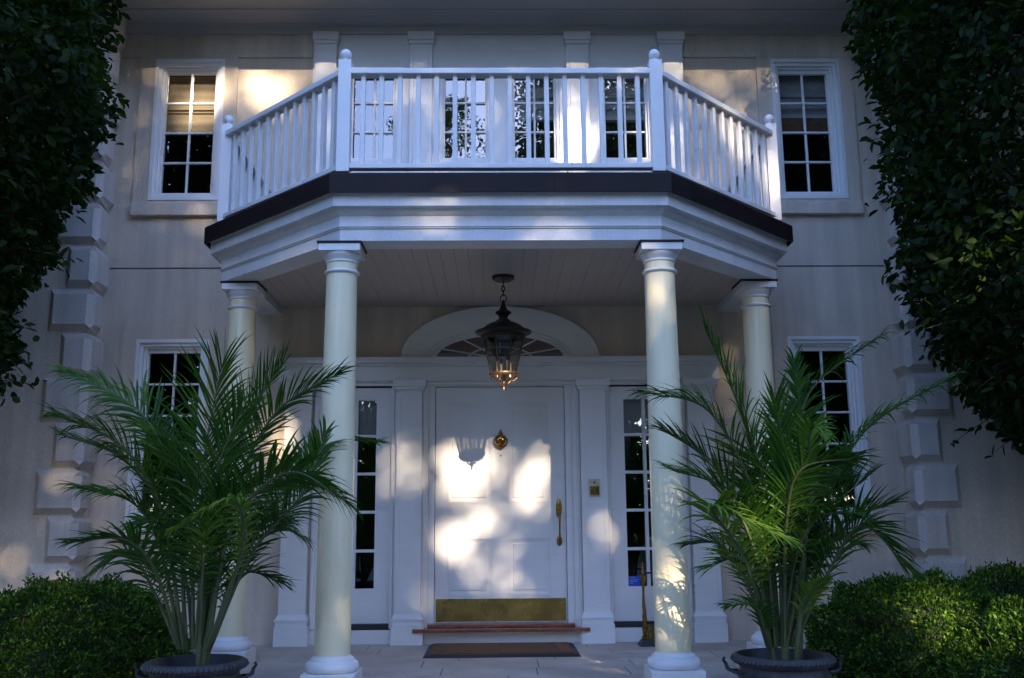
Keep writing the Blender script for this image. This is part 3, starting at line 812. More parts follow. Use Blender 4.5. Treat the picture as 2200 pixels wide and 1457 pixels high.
st = empty('boot_scraper', (1.24, -0.27, 0.081))
tag(st, 'brass upright stand with cross rod on black base beside the right column', 'boot scraper')
b = MB(); frustum(b, -.13, .22, -.09, .09, 0, .05, .035); b.build('base', M['iron'], st, bevel=0.004)
b = MB()
for xx in (-.075, .165):
    b.lathe([(.022,.05),(.024,.07),(.014,.08),(.018,.12),(.022,.14),(.012,.15),(.013,.2),(.018,.23),(.011,.25),(.014,.30),(.010,.42),(.013,.50),(.018,.53),(.020,.55),(.011,.56),(.012,.59),(.008,.60),(.011,.615),(.006,.625),(.010,.637),(.003,.66)], (xx,0,0), 14)
    b.tube([(xx+.006,-.014,.10),(xx+.012,-.014,.2),(xx+.004,-.015,.32),(xx-.004,-.014,.46),(xx+.008,-.016,.5),(xx+.012,-.018,.54),(xx+.002,-.016,.565)], [.008,.011,.009,.008,.011,.012,.005], 8)
b.build('post', M['brass'], st, smooth=True)
b = MB(); b.tube([(-.075,0,.575),(.165,0,.575)], .007, 8); b.build('rod', M['iron'], st, smooth=True)
b = MB(); b.tube([(.035+.045*math.cos(t),-.045,.105+.045*math.sin(t)) for t in np.linspace(0,2*math.pi,24,endpoint=False)], .006, 8, closed=True)
b.tube([(.010,-.045,.075),(.035,-.045,.12),(.060,-.045,.075)], .004, 6); b.tube([(-.07,-.045,.055),(-.04,-.045,.15),(0,-.045,.155)], .006, 6)
b.box(-.07,.17,-.012,.012,.05,.16)
b.build('scroll', M['brass_old'], st, smooth=True)
GAPS = [(-0.11,0.03,0.89,0.38,0.45),(-0.06,0.03,1.44,0.28,0.4),(-0.83,-0.03,1.56,0.16,0.35),(0.85,0.00,0.96,0.22,0.2),(1.08,-2.30,1.19,0.22,0.3),(0.72,-0.10,4.60,0.2,0.4),(1.68,-1.70,3.85,0.14,0.4),(-2.13,0.00,5.01,0.22,0.3),(1.24,-3.40,1.13,0.25,0.3),(0.38,-2.30,2.99,0.2,0.08),(-0.39,-2.30,3.09,0.25,0.06),(-2.84,0.10,4.92,0.22,0.4),(-3.50,-0.40,1.56,0.25,0.15),(0.92,-1.11,0.08,0.25,0.25),(0.30,0.03,1.56,0.13,1),(0.34,0.03,1.72,0.1,1),(0.22,0.03,1.32,0.14,1),(0.14,0.03,1.52,0.08,0.9),(0.30,0.03,1.40,0.08,0.8),(0.36,0.03,1.22,0.06,1),(-0.47,0.03,1.67,0.11,1),(-0.18,0.03,1.66,0.06,1),(-0.14,0.03,1.56,0.06,1),(-0.35,0.03,1.52,0.06,0.9),(-0.51,0.03,1.40,0.06,0.9),(-0.31,0.03,1.32,0.1,0.6),(-0.37,0.03,0.99,0.12,1),(-0.51,0.03,0.93,0.12,1),(-0.27,0.03,1.09,0.08,1),(0.03,0.03,0.71,0.1,1),(0.07,0.03,0.60,0.05,0.9),(0.01,0.03,0.85,0.05,0.9),(-0.46,0.03,0.56,0.08,0.8),(-0.19,0.03,0.54,0.06,0.8),(0.13,0.03,0.48,0.08,0.7),(0.29,0.03,0.54,0.05,0.7),(-0.70,0.00,0.43,0.09,1),(-0.68,-0.00,0.58,0.05,0.8),(-0.73,0.00,0.24,0.05,0.5),(0.28,0.00,0.27,0.04,0.7),(-0.83,-0.03,1.72,0.06,0.8),(-0.71,-0.03,1.64,0.05,0.8),(-0.75,-0.03,1.44,0.07,0.8),(-0.91,-0.03,1.48,0.05,0.9),(-0.99,0.00,1.41,0.05,1),(-0.61,0.00,1.25,0.04,0.7),(0.09,0.03,1.04,0.04,0.6),(-0.06,0.03,1.24,0.03,0.5),(1.06,-2.30,2.64,0.06,1),(1.07,-2.30,2.51,0.07,1),(1.06,-2.30,2.42,0.05,1),(1.01,-2.30,2.13,0.02,0.8),(1.09,-2.30,2.05,0.02,0.8),(1.05,-2.30,1.40,0.03,0.8),(1.09,-2.30,1.28,0.03,0.8),(1.10,-2.30,0.88,0.05,1),(1.10,-2.30,0.77,0.05,1),(1.06,-2.30,0.54,0.02,0.7),(1.09,-2.30,0.41,0.02,0.7),(-2.22,0.00,5.14,0.09,1),(-2.15,0.00,5.10,0.06,1),(-1.99,0.00,4.99,0.05,0.9),(-2.32,0.00,5.01,0.03,0.6),(-2.57,0.00,5.08,0.05,1),(-2.57,0.00,4.92,0.05,1),(-2.77,0.15,4.92,0.06,1),(-2.94,0.15,4.87,0.05,0.9),(-3.03,0.15,4.97,0.04,0.7),(-2.82,0.15,5.06,0.05,0.7),(-2.64,-0.04,3.92,0.04,0.5),(-2.66,0.00,3.71,0.05,0.4),(0.73,-0.10,4.37,0.07,1),(0.78,-0.10,4.51,0.06,1),(0.72,-0.10,4.69,0.05,0.9),(0.66,-0.10,4.90,0.05,0.9),(0.61,-0.10,4.42,0.06,0.9),(1.29,0.05,4.41,0.06,0.9),(-0.71,-0.10,4.74,0.04,0.4),(-0.60,-0.10,4.51,0.04,0.4),(-1.33,-2.35,4.09,0.03,0.3),(-0.49,-2.35,4.07,0.04,0.4),(1.37,-1.90,4.20,0.03,0.8),(1.45,-1.90,4.02,0.04,0.8),(1.68,-1.70,3.89,0.04,0.9),(1.83,-1.50,3.82,0.05,0.9),(2.02,-1.30,3.67,0.05,1),(2.10,-1.30,3.56,0.04,1),(1.59,-1.80,3.99,0.03,0.9),(1.23,-2.10,3.95,0.03,0.7),(-0.63,-2.30,3.06,0.03,0.4),(-0.36,-2.30,3.06,0.03,0.4),(0.01,-2.40,3.17,0.04,0.4),(0.38,-2.30,2.97,0.04,0.3),(0.50,-2.30,2.96,0.04,0.3),(0.23,-2.30,2.96,0.03,0.4),(1.08,-2.30,2.84,0.04,0.6),(-1.90,-1.15,2.36,0.04,0.9),(-1.90,-1.15,2.48,0.03,0.8),(-1.92,0.00,1.81,0.09,0.9),(-1.98,0.00,1.65,0.06,0.9),(-1.76,0.00,1.67,0.07,0.7),(2.38,0.00,1.64,0.06,1),(2.31,0.00,1.54,0.05,1),(1.97,0.00,2.16,0.03,0.9),(1.96,0.00,2.32,0.03,0.8),(0.73,-0.05,0.35,0.04,0.4),(0.76,0.00,1.63,0.04,0.5),(1.04,0.03,1.63,0.05,0.6),(0.85,0.00,1.04,0.05,0.4),(0.81,0.00,0.80,0.05,0.4),(0.96,0.00,2.04,0.02,0.5),(2.65,-2.60,0.61,0.26,1),(2.64,-2.72,0.52,0.26,1),(2.57,-2.50,0.66,0.1,1),(2.72,-2.96,0.59,0.26,1),(2.56,-3.17,0.47,0.08,1),(2.49,-2.60,0.58,0.2,0.6),(2.71,-2.80,0.55,0.24,1),(1.99,-3.50,0.47,0.1,0.3),(3.08,-2.50,2.70,0.24,1),(3.09,-2.30,2.66,0.18,1),(3.45,-2.00,2.97,0.08,1),(1.24,-3.30,1.08,0.05,1),(1.36,-3.30,1.03,0.05,1),(1.14,-3.30,1.12,0.04,1),(1.77,-3.00,1.57,0.05,1),(1.72,-3.00,1.49,0.03,1),(1.30,-3.00,1.97,0.04,0.8),(3.76,-0.36,0.72,0.05,1),(3.69,-0.40,2.94,0.03,1),(3.86,-0.36,1.44,0.015,1),(3.59,-0.40,2.10,0.02,0.8),(-3.51,-0.40,1.71,0.05,0.4),(-3.50,-0.40,1.11,0.04,0.4),(0.01,-1.30,2.21,0.09,1),(0.01,-1.30,2.06,0.05,1),(-0.00,0.00,1.77,0.04,1),(-2.07,-1.60,3.28,0.03,0.5),(-1.02,-2.30,0.93,0.03,0.3),(-0.99,-2.30,0.51,0.03,0.3),(1.05,-2.90,1.24,0.04,0.8),(1.39,-2.00,3.38,0.03,0.3),(-1.36,-3.00,1.66,0.04,0.4),(-1.58,-3.30,1.10,0.03,0.6),(4.02,-0.36,1.43,0.012,1),(0.91,-0.90,0.08,0.04,0.7),(1.01,-1.35,0.08,0.04,0.7),(-1.12,-1.30,0.11,0.03,0.6)]
FRONDS_LEFT = [ (((-1.601,-3.112,0.440),(-1.559,-3.170,0.908),(-1.428,-3.250,1.197),(-1.179,-3.300,1.363)),0.28,0),
 (((-1.644,-3.091,0.438),(-1.701,-3.047,1.028),(-1.799,-2.988,1.306),(-1.930,-2.950,1.568)),0.32,0),
 (((-1.616,-3.103,0.439),(-1.625,-3.118,1.028),(-1.619,-3.138,1.475),(-1.547,-3.150,1.946)),0.4,0),
 (((-1.679,-3.097,0.439),(-1.792,-3.082,1.278),(-2.015,-3.062,1.701),(-2.448,-3.050,1.935)),0.24,0),
 (((-1.686,-3.115,0.441),(-1.826,-3.188,1.177),(-2.031,-3.287,1.504),(-2.328,-3.350,1.647)),0.26,0),
 (((-1.702,-3.085,0.438),(-1.870,-3.013,1.129),(-2.153,-2.912,1.455),(-2.530,-2.850,1.594)),0.2,0),
 (((-1.705,-3.109,0.441),(-1.825,-3.152,0.958),(-1.966,-3.213,1.202),(-2.254,-3.250,1.283)),0.24,0),
 (((-1.708,-3.121,0.442),(-1.818,-3.223,0.841),(-1.934,-3.362,1.012),(-2.155,-3.450,1.004)),0.2,0),
 (((-1.720,-3.091,0.439),(-1.885,-3.047,0.735),(-2.057,-2.988,0.930),(-2.278,-2.950,0.811)),0.2,0),
 (((-1.586,-3.082,0.436),(-1.551,-2.995,1.279),(-1.433,-2.875,1.731),(-1.296,-2.800,2.000)),0.26,0),
 (((-1.566,-3.106,0.439),(-1.459,-3.135,1.199),(-1.243,-3.175,1.671),(-0.903,-3.200,1.888)),0.22,0),
 (((-1.555,-3.103,0.439),(-1.352,-3.117,0.929),(-1.085,-3.138,1.246),(-0.967,-3.150,1.570)),0.2,0),
 (((-1.560,-3.130,0.442),(-1.416,-3.275,1.077),(-1.092,-3.475,1.342),(-0.792,-3.600,1.198)),0.27,0),
 (((-1.556,-3.100,0.438),(-1.450,-3.100,0.807),(-1.288,-3.100,1.099),(-1.105,-3.100,1.019)),0.2,0),
 (((-1.556,-3.142,0.444),(-1.344,-3.345,0.960),(-1.328,-3.625,1.201),(-1.546,-3.800,1.071)),0.1,1),
 (((-1.600,-3.118,0.441),(-1.575,-3.205,0.957),(-1.489,-3.325,1.388),(-1.361,-3.400,1.672)),0.3,0),
 (((-1.576,-3.031,0.430),(-1.409,-2.697,1.073),(-1.154,-2.238,1.563),(-0.819,-1.950,1.613)),0.2,0),
 (((-1.626,-3.112,0.440),(-1.604,-3.170,0.837),(-1.623,-3.250,1.199),(-1.769,-3.300,1.489)),0.3,0),
 (((-1.559,-3.088,0.437),(-1.489,-3.030,0.682),(-1.415,-2.950,0.823),(-1.245,-2.900,0.769)),0.2,0),
 (((-1.588,-3.073,0.435),(-1.568,-2.942,0.774),(-1.497,-2.763,1.022),(-1.284,-2.650,1.072)),0.24,0),
 (((-1.650,-3.073,0.436),(-1.746,-2.942,0.776),(-1.925,-2.763,1.078),(-2.126,-2.650,1.105)),0.24,0)]
FRONDS_RIGHT = [ (((1.469,-3.085,0.418),(1.481,-3.013,0.926),(1.488,-2.912,1.233),(1.427,-2.850,1.528)),0.3,0),
 (((1.481,-3.088,0.419),(1.554,-3.030,0.926),(1.726,-2.950,1.204),(1.909,-2.900,1.309)),0.26,0),
 (((1.454,-3.094,0.420),(1.455,-3.065,1.178),(1.338,-3.025,1.698),(1.162,-3.000,2.178)),0.27,0),
 (((1.530,-3.091,0.418),(1.631,-3.047,1.228),(1.738,-2.988,1.779),(2.200,-2.950,2.130)),0.22,0),
 (((1.539,-3.100,0.419),(1.719,-3.100,1.051),(1.999,-3.100,1.556),(2.495,-3.100,1.853)),0.23,0),
 (((1.439,-3.103,0.421),(1.410,-3.117,1.078),(1.153,-3.138,1.660),(0.808,-3.150,1.777)),0.25,0),
 (((1.429,-3.094,0.420),(1.370,-3.065,1.028),(1.140,-3.025,1.412),(0.903,-3.000,1.585)),0.22,0),
 (((1.410,-3.118,0.423),(1.328,-3.205,0.933),(1.142,-3.325,1.249),(0.879,-3.400,1.339)),0.22,0),
 (((1.402,-3.103,0.421),(1.293,-3.117,0.784),(1.158,-3.138,0.957),(0.988,-3.150,0.959)),0.18,0),
 (((1.408,-3.127,0.424),(1.263,-3.258,0.887),(1.063,-3.438,1.152),(1.403,-3.550,0.993)),0.19,1),  # sunlit frond, its brightness put into the yellow-green leaf colour
 (((1.481,-3.130,0.424),(1.488,-3.275,1.054),(1.518,-3.475,1.335),(1.744,-3.600,1.385)),0.24,0),
 (((1.525,-3.106,0.420),(1.692,-3.135,0.830),(1.872,-3.175,1.075),(2.101,-3.200,1.171)),0.2,0),
 (((1.534,-3.118,0.422),(1.689,-3.205,0.762),(1.864,-3.325,1.051),(2.053,-3.400,0.845)),0.24,0),
 (((1.506,-3.088,0.418),(1.617,-3.030,1.127),(1.703,-2.950,1.597),(1.701,-2.900,1.996)),0.17,0),
 (((1.495,-3.124,0.423),(1.610,-3.240,1.052),(1.603,-3.400,1.532),(1.653,-3.500,1.511)),0.12,1),
 (((1.399,-3.112,0.422),(1.366,-3.170,0.548),(1.301,-3.250,0.650),(1.148,-3.300,0.651)),0.12,0),
 (((1.523,-3.115,0.421),(1.574,-3.188,0.619),(1.598,-3.287,0.721),(1.641,-3.350,0.771)),0.1,1),
 (((1.488,-3.106,0.421),(1.552,-3.135,1.003),(1.538,-3.175,1.375),(1.488,-3.200,1.728)),0.28,0),
 (((1.518,-3.088,0.418),(1.680,-3.030,0.900),(1.882,-2.950,1.177),(2.069,-2.900,1.307)),0.26,0),
 (((1.437,-3.112,0.422),(1.407,-3.170,0.834),(1.325,-3.250,1.103),(1.166,-3.300,1.128)),0.24,0),
 (((1.506,-3.085,0.418),(1.627,-3.013,0.775),(1.802,-2.912,0.972),(2.034,-2.850,0.943)),0.22,0),
 (((1.432,-3.082,0.418),(1.396,-2.995,0.702),(1.333,-2.875,0.872),(1.162,-2.800,0.819)),0.2,0),
 (((1.472,-3.118,0.422),(1.549,-3.205,0.883),(1.648,-3.325,1.101),(1.816,-3.400,1.099)),0.22,0)]
# ------------------------------------------------------------------ planters
def planter(x, y, label):
    z0 = 0.062
    p = empty('planter', (x, y, z0)); tag(p, label, 'planter', 'planters flanking the porch')
    b = MB(); h = 0.322
    b.lathe([(0.0,0.0),(.15,0),(.155,.02),(.135,.035),(.135,.05),(.18,.09),(.215,.14),(.232,.19),(.236,.205),(.243,.212),(.243,.224),(.236,.230),
             (.228,.245),(.226,.262),(.236,.268),(.252,.280),(.262,.296),(.260,.312),(.250,h),(.236,h+.002),(.224,h-.012),(.218,h-.05),(.20,.24),(.0,.235)], seg=64, cap=False)
    b.build('pot', M['lead'], p, smooth=True)
    b = MB(); b.lathe([(.214,.262),(.15,.268),(.0,.272)], seg=32, cap=False); b.build('soil', M['soil'], p, smooth=True)
    for s in (-1, 1):
        b = MB(); b.tube([(s*.232,-.045,.235),(s*.27,-.04,.238),(s*.295,-.02,.25),(s*.305,0,.275),(s*.295,.02,.25),(s*.27,.04,.238),(s*.232,.045,.235)], .009, 8)
        b.tube([(s*.30,0,.272),(s*.318,0,.295),(s*.31,0,.31)], .008, 8)
        b.build('handle', M['iron'], p, smooth=True)
    # beaded decoration round the rim
    b = MB()
    for i in range(64):
        a = 2*math.pi*i/64
        b.tube([(.254*math.cos(a),.254*math.sin(a),.283),(.266*math.cos(a+.02),.266*math.sin(a+.02),.297),(.257*math.cos(a+.04),.257*math.sin(a+.04),.313)], [.006,.008,.006], 5)
    b.build('rim_beading', M['lead'], p, smooth=True)
    return p

# ------------------------------------------------------------------ palms
def bez(p, t):
    """smooth curve through base, two middle points and tip (Catmull-Rom)"""
    P = [Vector(q) for q in p]
    P = [P[0]-(P[1]-P[0])*0.6] + P + [P[3]+(P[3]-P[2])*0.5]
    u = t*3; i = min(2, int(u)); u -= i
    a, b_, c, d = P[i], P[i+1], P[i+2], P[i+3]
    return 0.5*((2*b_)+(-a+c)*u+(2*a-5*b_+4*c-d)*u*u+(-a+3*b_-3*c+d)*u**3)

def frond(parent, root, pts, hw, yellow_lit, rnd):
    pts = [tuple(Vector(q)-root) for q in pts]
    b = MB()
    n = 26
    curve = [bez(pts, i/(n-1)) for i in range(n)]
    b.cur = 1
    b.tube(curve, [0.0105*(1-i/(n-1))**0.8+0.0016 for i in range(n)], 6)
    b.cur = 0
    # leaflets
    L = sum((curve[i+1]-curve[i]).length for i in range(n-1))
    start = 0.22; cnt = int(20 + L*24)
    for k in range(cnt):
        t = start + (1-start)*(k+0.5)/cnt
        p = bez(pts, t); d = (bez(pts, min(1, t+0.01))-bez(pts, t-0.01)).normalized()
        u = (t-start)/(1-start)
        ln = hw*1.36*(0.30+0.70*math.sin(min(1, u*1.7+0.12)*math.pi/2))*(1-0.55*max(0, u-0.4)/0.6)*(1+0.12*math.sin(k*1.9+rnd['roll']*9))
        sdv = d.cross(Vector((0,0,1)))
        if sdv.length < 0.25: sdv = d.cross(Vector((0,-1,0.3)))
        # face the frond roughly outward: mix sideways vector with the camera-independent radial one
        sdv.normalize()
        nrm = sdv.cross(d).normalized()
        roll = 0.25*math.sin(k*0.05+yellow_lit)+rnd['roll']
        sdv = (sdv*math.cos(roll)+nrm*math.sin(roll)).normalized(); nrm = sdv.cross(d).normalized()
        for s in (-1, 1):
            if rnd['r'].random() < 0.04: continue
            ang = R(56-38*u+rnd['r'].uniform(-7,7))
            dirv = (d*math.cos(ang)+sdv*s*math.sin(ang)+nrm*rnd['r'].uniform(0.12,0.42)).normalized()
            l_ = ln*rnd['r'].uniform(0.86,1.1)
            w = 0.0082*(0.75+0.25*math.sin(u*math.pi))*rnd['w']*rnd['r'].uniform(.85,1.1)
            dr = rnd['droop']*rnd['r'].uniform(0.4,1.7)
            q = p.copy(); dv = dirv.copy(); rows = []
            wd = dirv.cross(nrm).normalized()
            tw = rnd['r'].uniform(-.35,.35); wd = (wd*math.cos(tw)+nrm*math.sin(tw)).normalized()
            st_ = 5
            for j in range(st_+1):
                f = j/st_
                ww = w*(0.35+2.6*f if f < .25 else (1-((f-.25)/.75)**2.2))
                rows.append((q-wd*ww, q-dv.cross(wd)*ww*0.35, q+wd*ww))
                dv = (dv+Vector((0,0,-1))*dr*(0.25+f)/st_*1.4).normalized()
                q = q+dv*(l_/st_)
            kk = len(b.v)
            for j, (a, m_, c) in enumerate(rows):
                b.v += [tuple(a), tuple(m_), tuple(c)]
            for j in range(st_):
                o = kk+3*j
                b.face((o,o+1,o+4,o+3)); b.face((o+1,o+2,o+5,o+4))
    return b.build('frond', [M['palm_yellow_lit'] if yellow_lit else M['palm_leaf'], M['cane']], parent, smooth=False)

def palm(fr, x, y, z, label, seed):
    rr = random.Random(seed)
    root = empty('potted_palm', (x, y, z)); tag(root, label, 'palm', 'palms in planters')
    rv = Vector((x, y, z))
    for pts, hw, yg in fr:
        frond(root, rv, pts, hw, yg, dict(r=rr, roll=rr.uniform(-.5,.5), w=rr.uniform(.85,1.15), droop=rr.uniform(.35,1.25)))
    for i in range(6):
        a = rr.uniform(0, 6.28); r_ = rr.uniform(.02,.10)
        bx, by = r_*math.cos(a), r_*math.sin(a)*.8
        tx, ty = bx*rr.uniform(1.6,2.6), by*2.0
        h = rr.uniform(.28,.55)
        b = MB(); nseg = 12
        b.tube([(bx+(tx-bx)*t, by+(ty-by)*t, -.09+(h+.09)*t) for t in np.linspace(0,1,nseg)],
               [(.017-.009*t)*(1.12 if i_ % 3 == 0 else 1) for i_, t in enumerate(np.linspace(0,1,nseg))], 8)
        b.build('cane', M['cane'], root, smooth=True)
    return root
planter(-1.625, -3.10, 'dark weathered urn planter left of the steps, holding the broad fan palm')
planter(1.478, -3.10, 'dark weathered urn planter right of the porch, beside the sunlit hedge')
palm(FRONDS_LEFT, -1.625, -3.10, 0.40, 'bushy palm with broad upright centre frond before the left columns', 3)
palm(FRONDS_RIGHT, 1.478, -3.10, 0.40, 'palm with yellow sunlit fronds beside the right column and hedge', 8)

# ------------------------------------------------------------------ foliage
def noise3(P, seed, k=4):
    """cheap smooth pseudo noise on points (n,3)"""
    r = np.random.RandomState(seed); out = np.zeros(len(P))
    for i in range(k):
        d = r.normal(size=3); d *= (1.1+i*0.9)/np.linalg.norm(d)
        out += np.sin(P@d*2.2 + r.uniform(0, 6.28))/(1+i*0.5)
    return out/2.2

def shrub(name, x, y, z, rx, ry, rz, n, label, seed, mat='box_leaf', group='clipped box shrubs'):
    r = np.random.RandomState(seed)
    root = empty(name, (x, y, z)); tag(root, label, 'shrub', group)
    dirs = r.normal(size=(n, 3)); dirs /= np.linalg.norm(dirs, axis=1, keepdims=True)
    dirs = dirs[dirs[:,2] > -0.35]; n = len(dirs)
    rad = 1 + 0.09*noise3(dirs*3.0, seed) + 0.07*noise3(dirs*8, seed+1) + 0.03*noise3(dirs*17, seed+5)
    depth = 1 - np.abs(r.normal(size=n))*0.045
    sprig = noise3(dirs*26, seed+2); depth += 0.035*sprig + np.where(noise3(dirs*40, seed+3) > 0.95, r.uniform(0,.07,n), 0)
    P = dirs*(rad*depth)[:,None]*np.array([rx, ry, rz]); P[:,2] += rz*0.4
    N = dirs + r.normal(size=(n,3))*0.6; D = dirs*0.7 + r.normal(size=(n,3))*0.6 + np.array([0,0,.35])
    V, F = leaves(P, D, N, r.uniform(.018,.032,n), r.uniform(.010,.017,n), LEAF_FINE)
    mi = np.repeat((r.rand(n) < 0.22+0.12*sprig).astype(int), 2)
    np_mesh('foliage', V, F, [M[mat], M['box_leaf2']], root, midx=mi)
    # solid dark core added to block see-through between the leaves, then stems
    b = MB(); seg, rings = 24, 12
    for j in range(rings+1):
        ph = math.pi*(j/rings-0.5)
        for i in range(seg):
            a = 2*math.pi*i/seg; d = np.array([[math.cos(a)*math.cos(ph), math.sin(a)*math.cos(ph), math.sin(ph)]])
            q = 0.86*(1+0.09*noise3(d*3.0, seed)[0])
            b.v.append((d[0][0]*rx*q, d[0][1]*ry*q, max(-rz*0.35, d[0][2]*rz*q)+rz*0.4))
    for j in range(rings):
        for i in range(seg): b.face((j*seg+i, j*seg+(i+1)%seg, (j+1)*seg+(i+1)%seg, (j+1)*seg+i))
    b.build('dark_core', M['core_dark'], root, smooth=True)
    b = MB()
    for i in range(60):
        d = Vector(r.normal(size=3)); d.z = abs(d.z)*.7; d.normalize()
        q = 1.0+r.uniform(-.03,.06)
        e = Vector((d.x*rx*q, d.y*ry*q, d.z*rz*q+rz*.4)); s0 = e*0.75
        b.tube([s0, (s0+e)/2+Vector(r.normal(size=3))*.02, e], [.005,.004,.0015], 4)
    tag(b.build('twig', M['bark'], root), kind='stuff')
M['core_dark'] = surf('dark_shrub_core', (0.018, 0.022, 0.010), 1.0, var=0.5, vscale=20, bump=2.0, bscale=30)  # dark fill colour of the added solid shrub cores
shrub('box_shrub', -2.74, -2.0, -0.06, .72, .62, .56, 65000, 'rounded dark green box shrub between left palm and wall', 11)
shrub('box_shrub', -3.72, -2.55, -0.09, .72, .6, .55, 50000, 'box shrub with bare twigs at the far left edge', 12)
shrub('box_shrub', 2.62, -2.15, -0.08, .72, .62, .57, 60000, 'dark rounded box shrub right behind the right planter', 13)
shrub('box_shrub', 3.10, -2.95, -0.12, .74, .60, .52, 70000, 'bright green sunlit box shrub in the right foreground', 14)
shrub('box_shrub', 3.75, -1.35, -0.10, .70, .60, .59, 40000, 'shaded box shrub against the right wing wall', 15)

# the sun reaches the house only through gaps in the canopy: leaves in the way of these points are absent
SV = np.array(S)
G = np.array([g[:3] for g in GAPS]); GR = np.array([g[3] for g in GAPS]); GP = np.array([g[4] for g in GAPS])
def carve(P, r):
    keep = np.ones(len(P), bool)
    for g, rad, pr_ in zip(G, GR, GP):
        w = P-g; t = w@SV; dist = np.linalg.norm(w-np.outer(t, SV), axis=1)
        keep &= ~((dist < (rad*0.7+0.05)) & (r.rand(len(P)) < 1+math.log(pr_)/5.0) & (t > 0))
    return keep

def limbs(b, base, top, r0, ends, r):
    base = Vector(base); top = Vector(top)
    n = 9
    trunk = [base.lerp(top, i/(n-1))+Vector((r.normal(), r.normal(), 0))*0.03*(top-base).length*0.3*(0 < i < n-1) for i in range(n)]
    b.tube(trunk, [r0*(1-0.8*i/(n-1)) for i in range(n)], 10)
    for e in ends:
        e = Vector(e); i = int(r.randint(2, n-1)); s0 = trunk[i]
        mid = (s0+e)/2 + Vector((0,0,0.10*(e-s0).length))
        pts_ = [s0, s0.lerp(mid,.5)+Vector(r.normal(size=3))*.05, mid, mid.lerp(e,.5)+Vector(r.normal(size=3))*.05, e]
        rr_ = r0*0.32*(1-i/n)
        b.tube(pts_, [rr_*(1-j/5)+.006 for j in range(5)], 6)

def big_tree(x, y, crown_z0, crown_z1, rad, n, size, label, seed, group, carve_it=False, clumps=70, shape=1.0, leaf='far_leaf', cat='tree', sigma=0.33):
    r = np.random.RandomState(seed)
    root = empty('broadleaf_tree', (x, y, -0.1)); tag(root, label, cat, group)
    H = crown_z1-crown_z0; cz = (crown_z0+crown_z1)/2
    cl = []
    while len(cl) < clumps:
        p = r.uniform(-1, 1, 3)
        if np.linalg.norm(p) < 1: cl.append(p*0.86/max(0.55, np.linalg.norm(p))**0.35)
    cl = np.array(cl)
    ci = r.randint(0, clumps, n); cs = r.uniform(0.7, 1.35, clumps)
    off_ = r.normal(size=(n,3)); off_ /= np.linalg.norm(off_, axis=1, keepdims=True); off_ *= (r.rand(n)**0.45)[:,None]
    P = cl[ci]*np.array([rad, rad, H/2]) + off_*(cs[ci]*rad*sigma)[:,None]*np.array([1,1,.8])
    P += np.array([x, y, cz])
    if carve_it: P = P[carve(P, r)]
    m_ = len(P)
    N = r.normal(size=(m_,3))+np.array([0,-.2,.6]); D = r.normal(size=(m_,3))+np.array([0,0,-.3])
    V, F = leaves(P, D, N, r.uniform(.75,1.25,m_)*size, r.uniform(.75,1.2,m_)*size*.62, LEAF_SIMPLE)
    V -= np.array([x, y, -0.1])
    np_mesh('crown', V, F, M[leaf], root)
    b = MB(); limbs(b, (0,0,0), (0,0,cz+H*.25), rad*0.075+.05, [tuple(c*np.array([rad,rad,H/2])*.8+np.array([0,0,cz])) for c in cl[:22]], r)
    b.build('trunk', M['bark'], root, smooth=True)

# tall trees across the lawn: they shade the house and stand in the window reflections
big_tree(4.0, -24.0, 6.5, 18.8, 4.6, 66000, .17, 'tall dense tree across the lawn straight toward the sun', 21, 'tall trees across the lawn', True, 110, sigma=.36)
big_tree(10.2, -25.0, 6.0, 18.8, 4.6, 62000, .17, 'tall spreading tree across the lawn to the right', 22, 'tall trees across the lawn', True, 110, sigma=.36)
big_tree(-2.4, -30.0, 6.0, 20.0, 2.7, 24000, .16, 'slim tree across the lawn beyond the open sky gap', 23, 'tall trees across the lawn', True, 60)
big_tree(-13.0, -24.0, 5.0, 19.5, 4.3, 34000, .19, 'tall tree across the lawn to the left', 24, 'tall trees across the lawn', True, 80)
for i, (x, y, h, rd) in enumerate(((-22,-27,16,5.0),(-8.2,-31,8.5,3.8),(-16.5,-33,15,4.5),(-2.5,-33,8.5,3.6),(4.5,-30,14,4.4),(16,-29,18,5.0),(24,-25,18,5.5),(1,-27,11,3.4),(9.5,-29,13,4.4))):
    big_tree(x, y, 0.3, h, rd, 17000, .24, ('bushy tree in the row behind the lawn, ' + ('leftmost','left of the sky gap','second from left','behind the slim tree','near the middle','second from right','rightmost','narrow, in the middle','behind the tallest pair')[i]), 30+i, 'bushy trees lining the lawn', True, 50)
for i, (x, y, h, rd) in enumerate(((-27,-14,17,6.0),(-26,-2,16,5.5),(28,-14,17,6.0),(27,-2,16,5.5))):
    big_tree(x, y, 0.3, h, rd, 13000, .34, 'wide garden tree beside the lawn, ' + ('far left','left of the house','far right','right of the house')[i], 60+i, 'garden trees beside the house', False, 50)

# unseen far wood, added to block low sky light beyond the garden
r = np.random.RandomState(77); nW = 30000
th_ = r.uniform(R(-100), R(100), nW); rd_ = 46+r.normal(size=nW)*2.5
hz = (12.5+2.2*np.sin(th_*9+1)+1.3*np.sin(th_*23)+.8*np.sin(th_*51))*r.rand(nW)**0.8
hz *= np.where(np.abs(th_+R(9)) < R(7), 0.92, 1.0)
PW = np.stack([np.sin(th_)*rd_, -np.cos(th_)*rd_, hz], 1)
PW = PW[carve(PW, r)]; nW = len(PW)
V, F = leaves(PW, r.normal(size=(nW,3)), r.normal(size=(nW,3)), r.uniform(.6,1.1,nW), r.uniform(.4,.7,nW), LEAF_SIMPLE)
wood = np_mesh('screen_wood', V, F, M['far_leaf']); tag(wood, 'far wood of dense trees added to close off the low sky behind the lawn', 'woodland', kind='stuff')

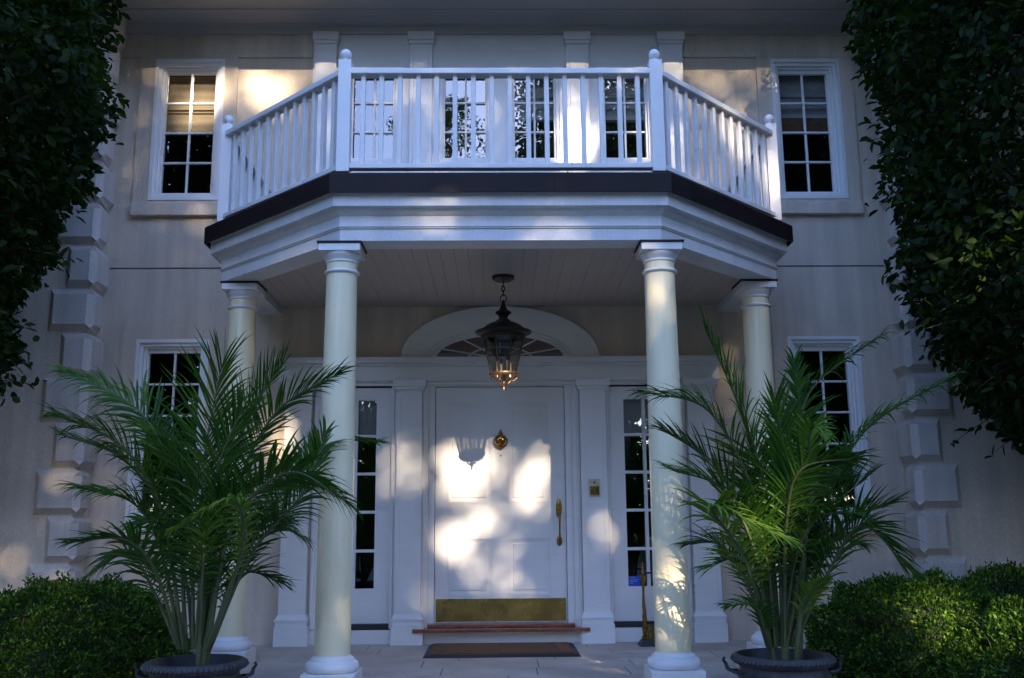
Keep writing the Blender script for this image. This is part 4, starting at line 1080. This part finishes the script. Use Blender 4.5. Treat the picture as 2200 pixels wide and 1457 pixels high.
# columnar beech trees framing the view
def beech(side, x, y, edge, n, label, seed, zmax=7.2):
    """edge: (z, radius) profile of the crown about its own trunk"""
    r = np.random.RandomState(seed)
    root = empty('beech_tree', (x, y, -0.07)); tag(root, label, 'tree', 'beech trees framing the front')
    zs_ = np.array([e[0] for e in edge]); rs_ = np.array([e[1] for e in edge])
    z = r.uniform(zs_[0], zmax, n*2); R_ = np.interp(z, zs_, rs_)
    keep = r.rand(len(z)) < R_/R_.max(); z = z[keep][:n]; R_ = R_[keep][:n]; n = len(z)
    th = r.uniform(0, 2*math.pi, n)
    P0 = np.stack([np.cos(th)*1.3, np.sin(th)*1.3, z], 1)
    lump = 1+0.07*noise3(P0*1.7, seed)+0.05*noise3(P0*4.5, seed+1)
    q = np.clip(1-np.abs(r.normal(size=n))*0.16, .2, 1)
    rad = R_*lump*q
    # twigs that stick out of the crown
    P = np.stack([np.cos(th)*rad, np.sin(th)*rad, z], 1)
    b = MB(); tw = []
    for i in range(420):
        a = r.uniform(0, 2*math.pi); zz_ = r.uniform(zs_[0]-.1, zmax); R0 = np.interp(zz_, zs_, rs_)
        d = Vector((math.cos(a), math.sin(a), r.uniform(-.5,.35))).normalized(); s0 = Vector((math.cos(a)*R0*.75, math.sin(a)*R0*.75, zz_))
        ln = r.uniform(.22,.62)
        pts_ = [s0+d*ln*t+Vector((0,0,-.10*t*t)) for t in np.linspace(0,1,5)]
        if i < 260: b.tube(pts_, [.006,.005,.004,.003,.0015], 4)
        for t in np.linspace(.25,1,8): tw.append(tuple(s0+d*ln*t+Vector((0,0,-.10*t*t))+Vector(r.normal(size=3))*.022))
    P = np.vstack([P, np.array(tw)]); n = len(P)
    out = P*np.array([1,1,0]); out /= np.linalg.norm(out, axis=1, keepdims=True)+1e-6
    N = out*0.55+np.array([0,0,.75])+r.normal(size=(n,3))*.5
    D = out*.5+r.normal(size=(n,3))*.7+np.array([0,0,-.35])
    V, F = leaves(P, D, N, r.uniform(.05,.115,n), r.uniform(.038,.078,n), LEAF_FINE)
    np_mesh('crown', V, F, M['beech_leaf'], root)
    tag(b.build('twig', M['bark'], root), kind='stuff')
    b = MB(); ends = []
    for i in range(46):
        a = r.uniform(0, 2*math.pi); z_ = r.uniform(zs_[0], zmax-.6); R0 = np.interp(z_, zs_, rs_)
        ends.append((math.cos(a)*R0*.85, math.sin(a)*R0*.85, z_))
    limbs(b, (0,0,0), (0,0,zmax-.4), .13, ends, r)
    b.build('trunk', M['bark'], root, smooth=True)
LX_ = -4.75
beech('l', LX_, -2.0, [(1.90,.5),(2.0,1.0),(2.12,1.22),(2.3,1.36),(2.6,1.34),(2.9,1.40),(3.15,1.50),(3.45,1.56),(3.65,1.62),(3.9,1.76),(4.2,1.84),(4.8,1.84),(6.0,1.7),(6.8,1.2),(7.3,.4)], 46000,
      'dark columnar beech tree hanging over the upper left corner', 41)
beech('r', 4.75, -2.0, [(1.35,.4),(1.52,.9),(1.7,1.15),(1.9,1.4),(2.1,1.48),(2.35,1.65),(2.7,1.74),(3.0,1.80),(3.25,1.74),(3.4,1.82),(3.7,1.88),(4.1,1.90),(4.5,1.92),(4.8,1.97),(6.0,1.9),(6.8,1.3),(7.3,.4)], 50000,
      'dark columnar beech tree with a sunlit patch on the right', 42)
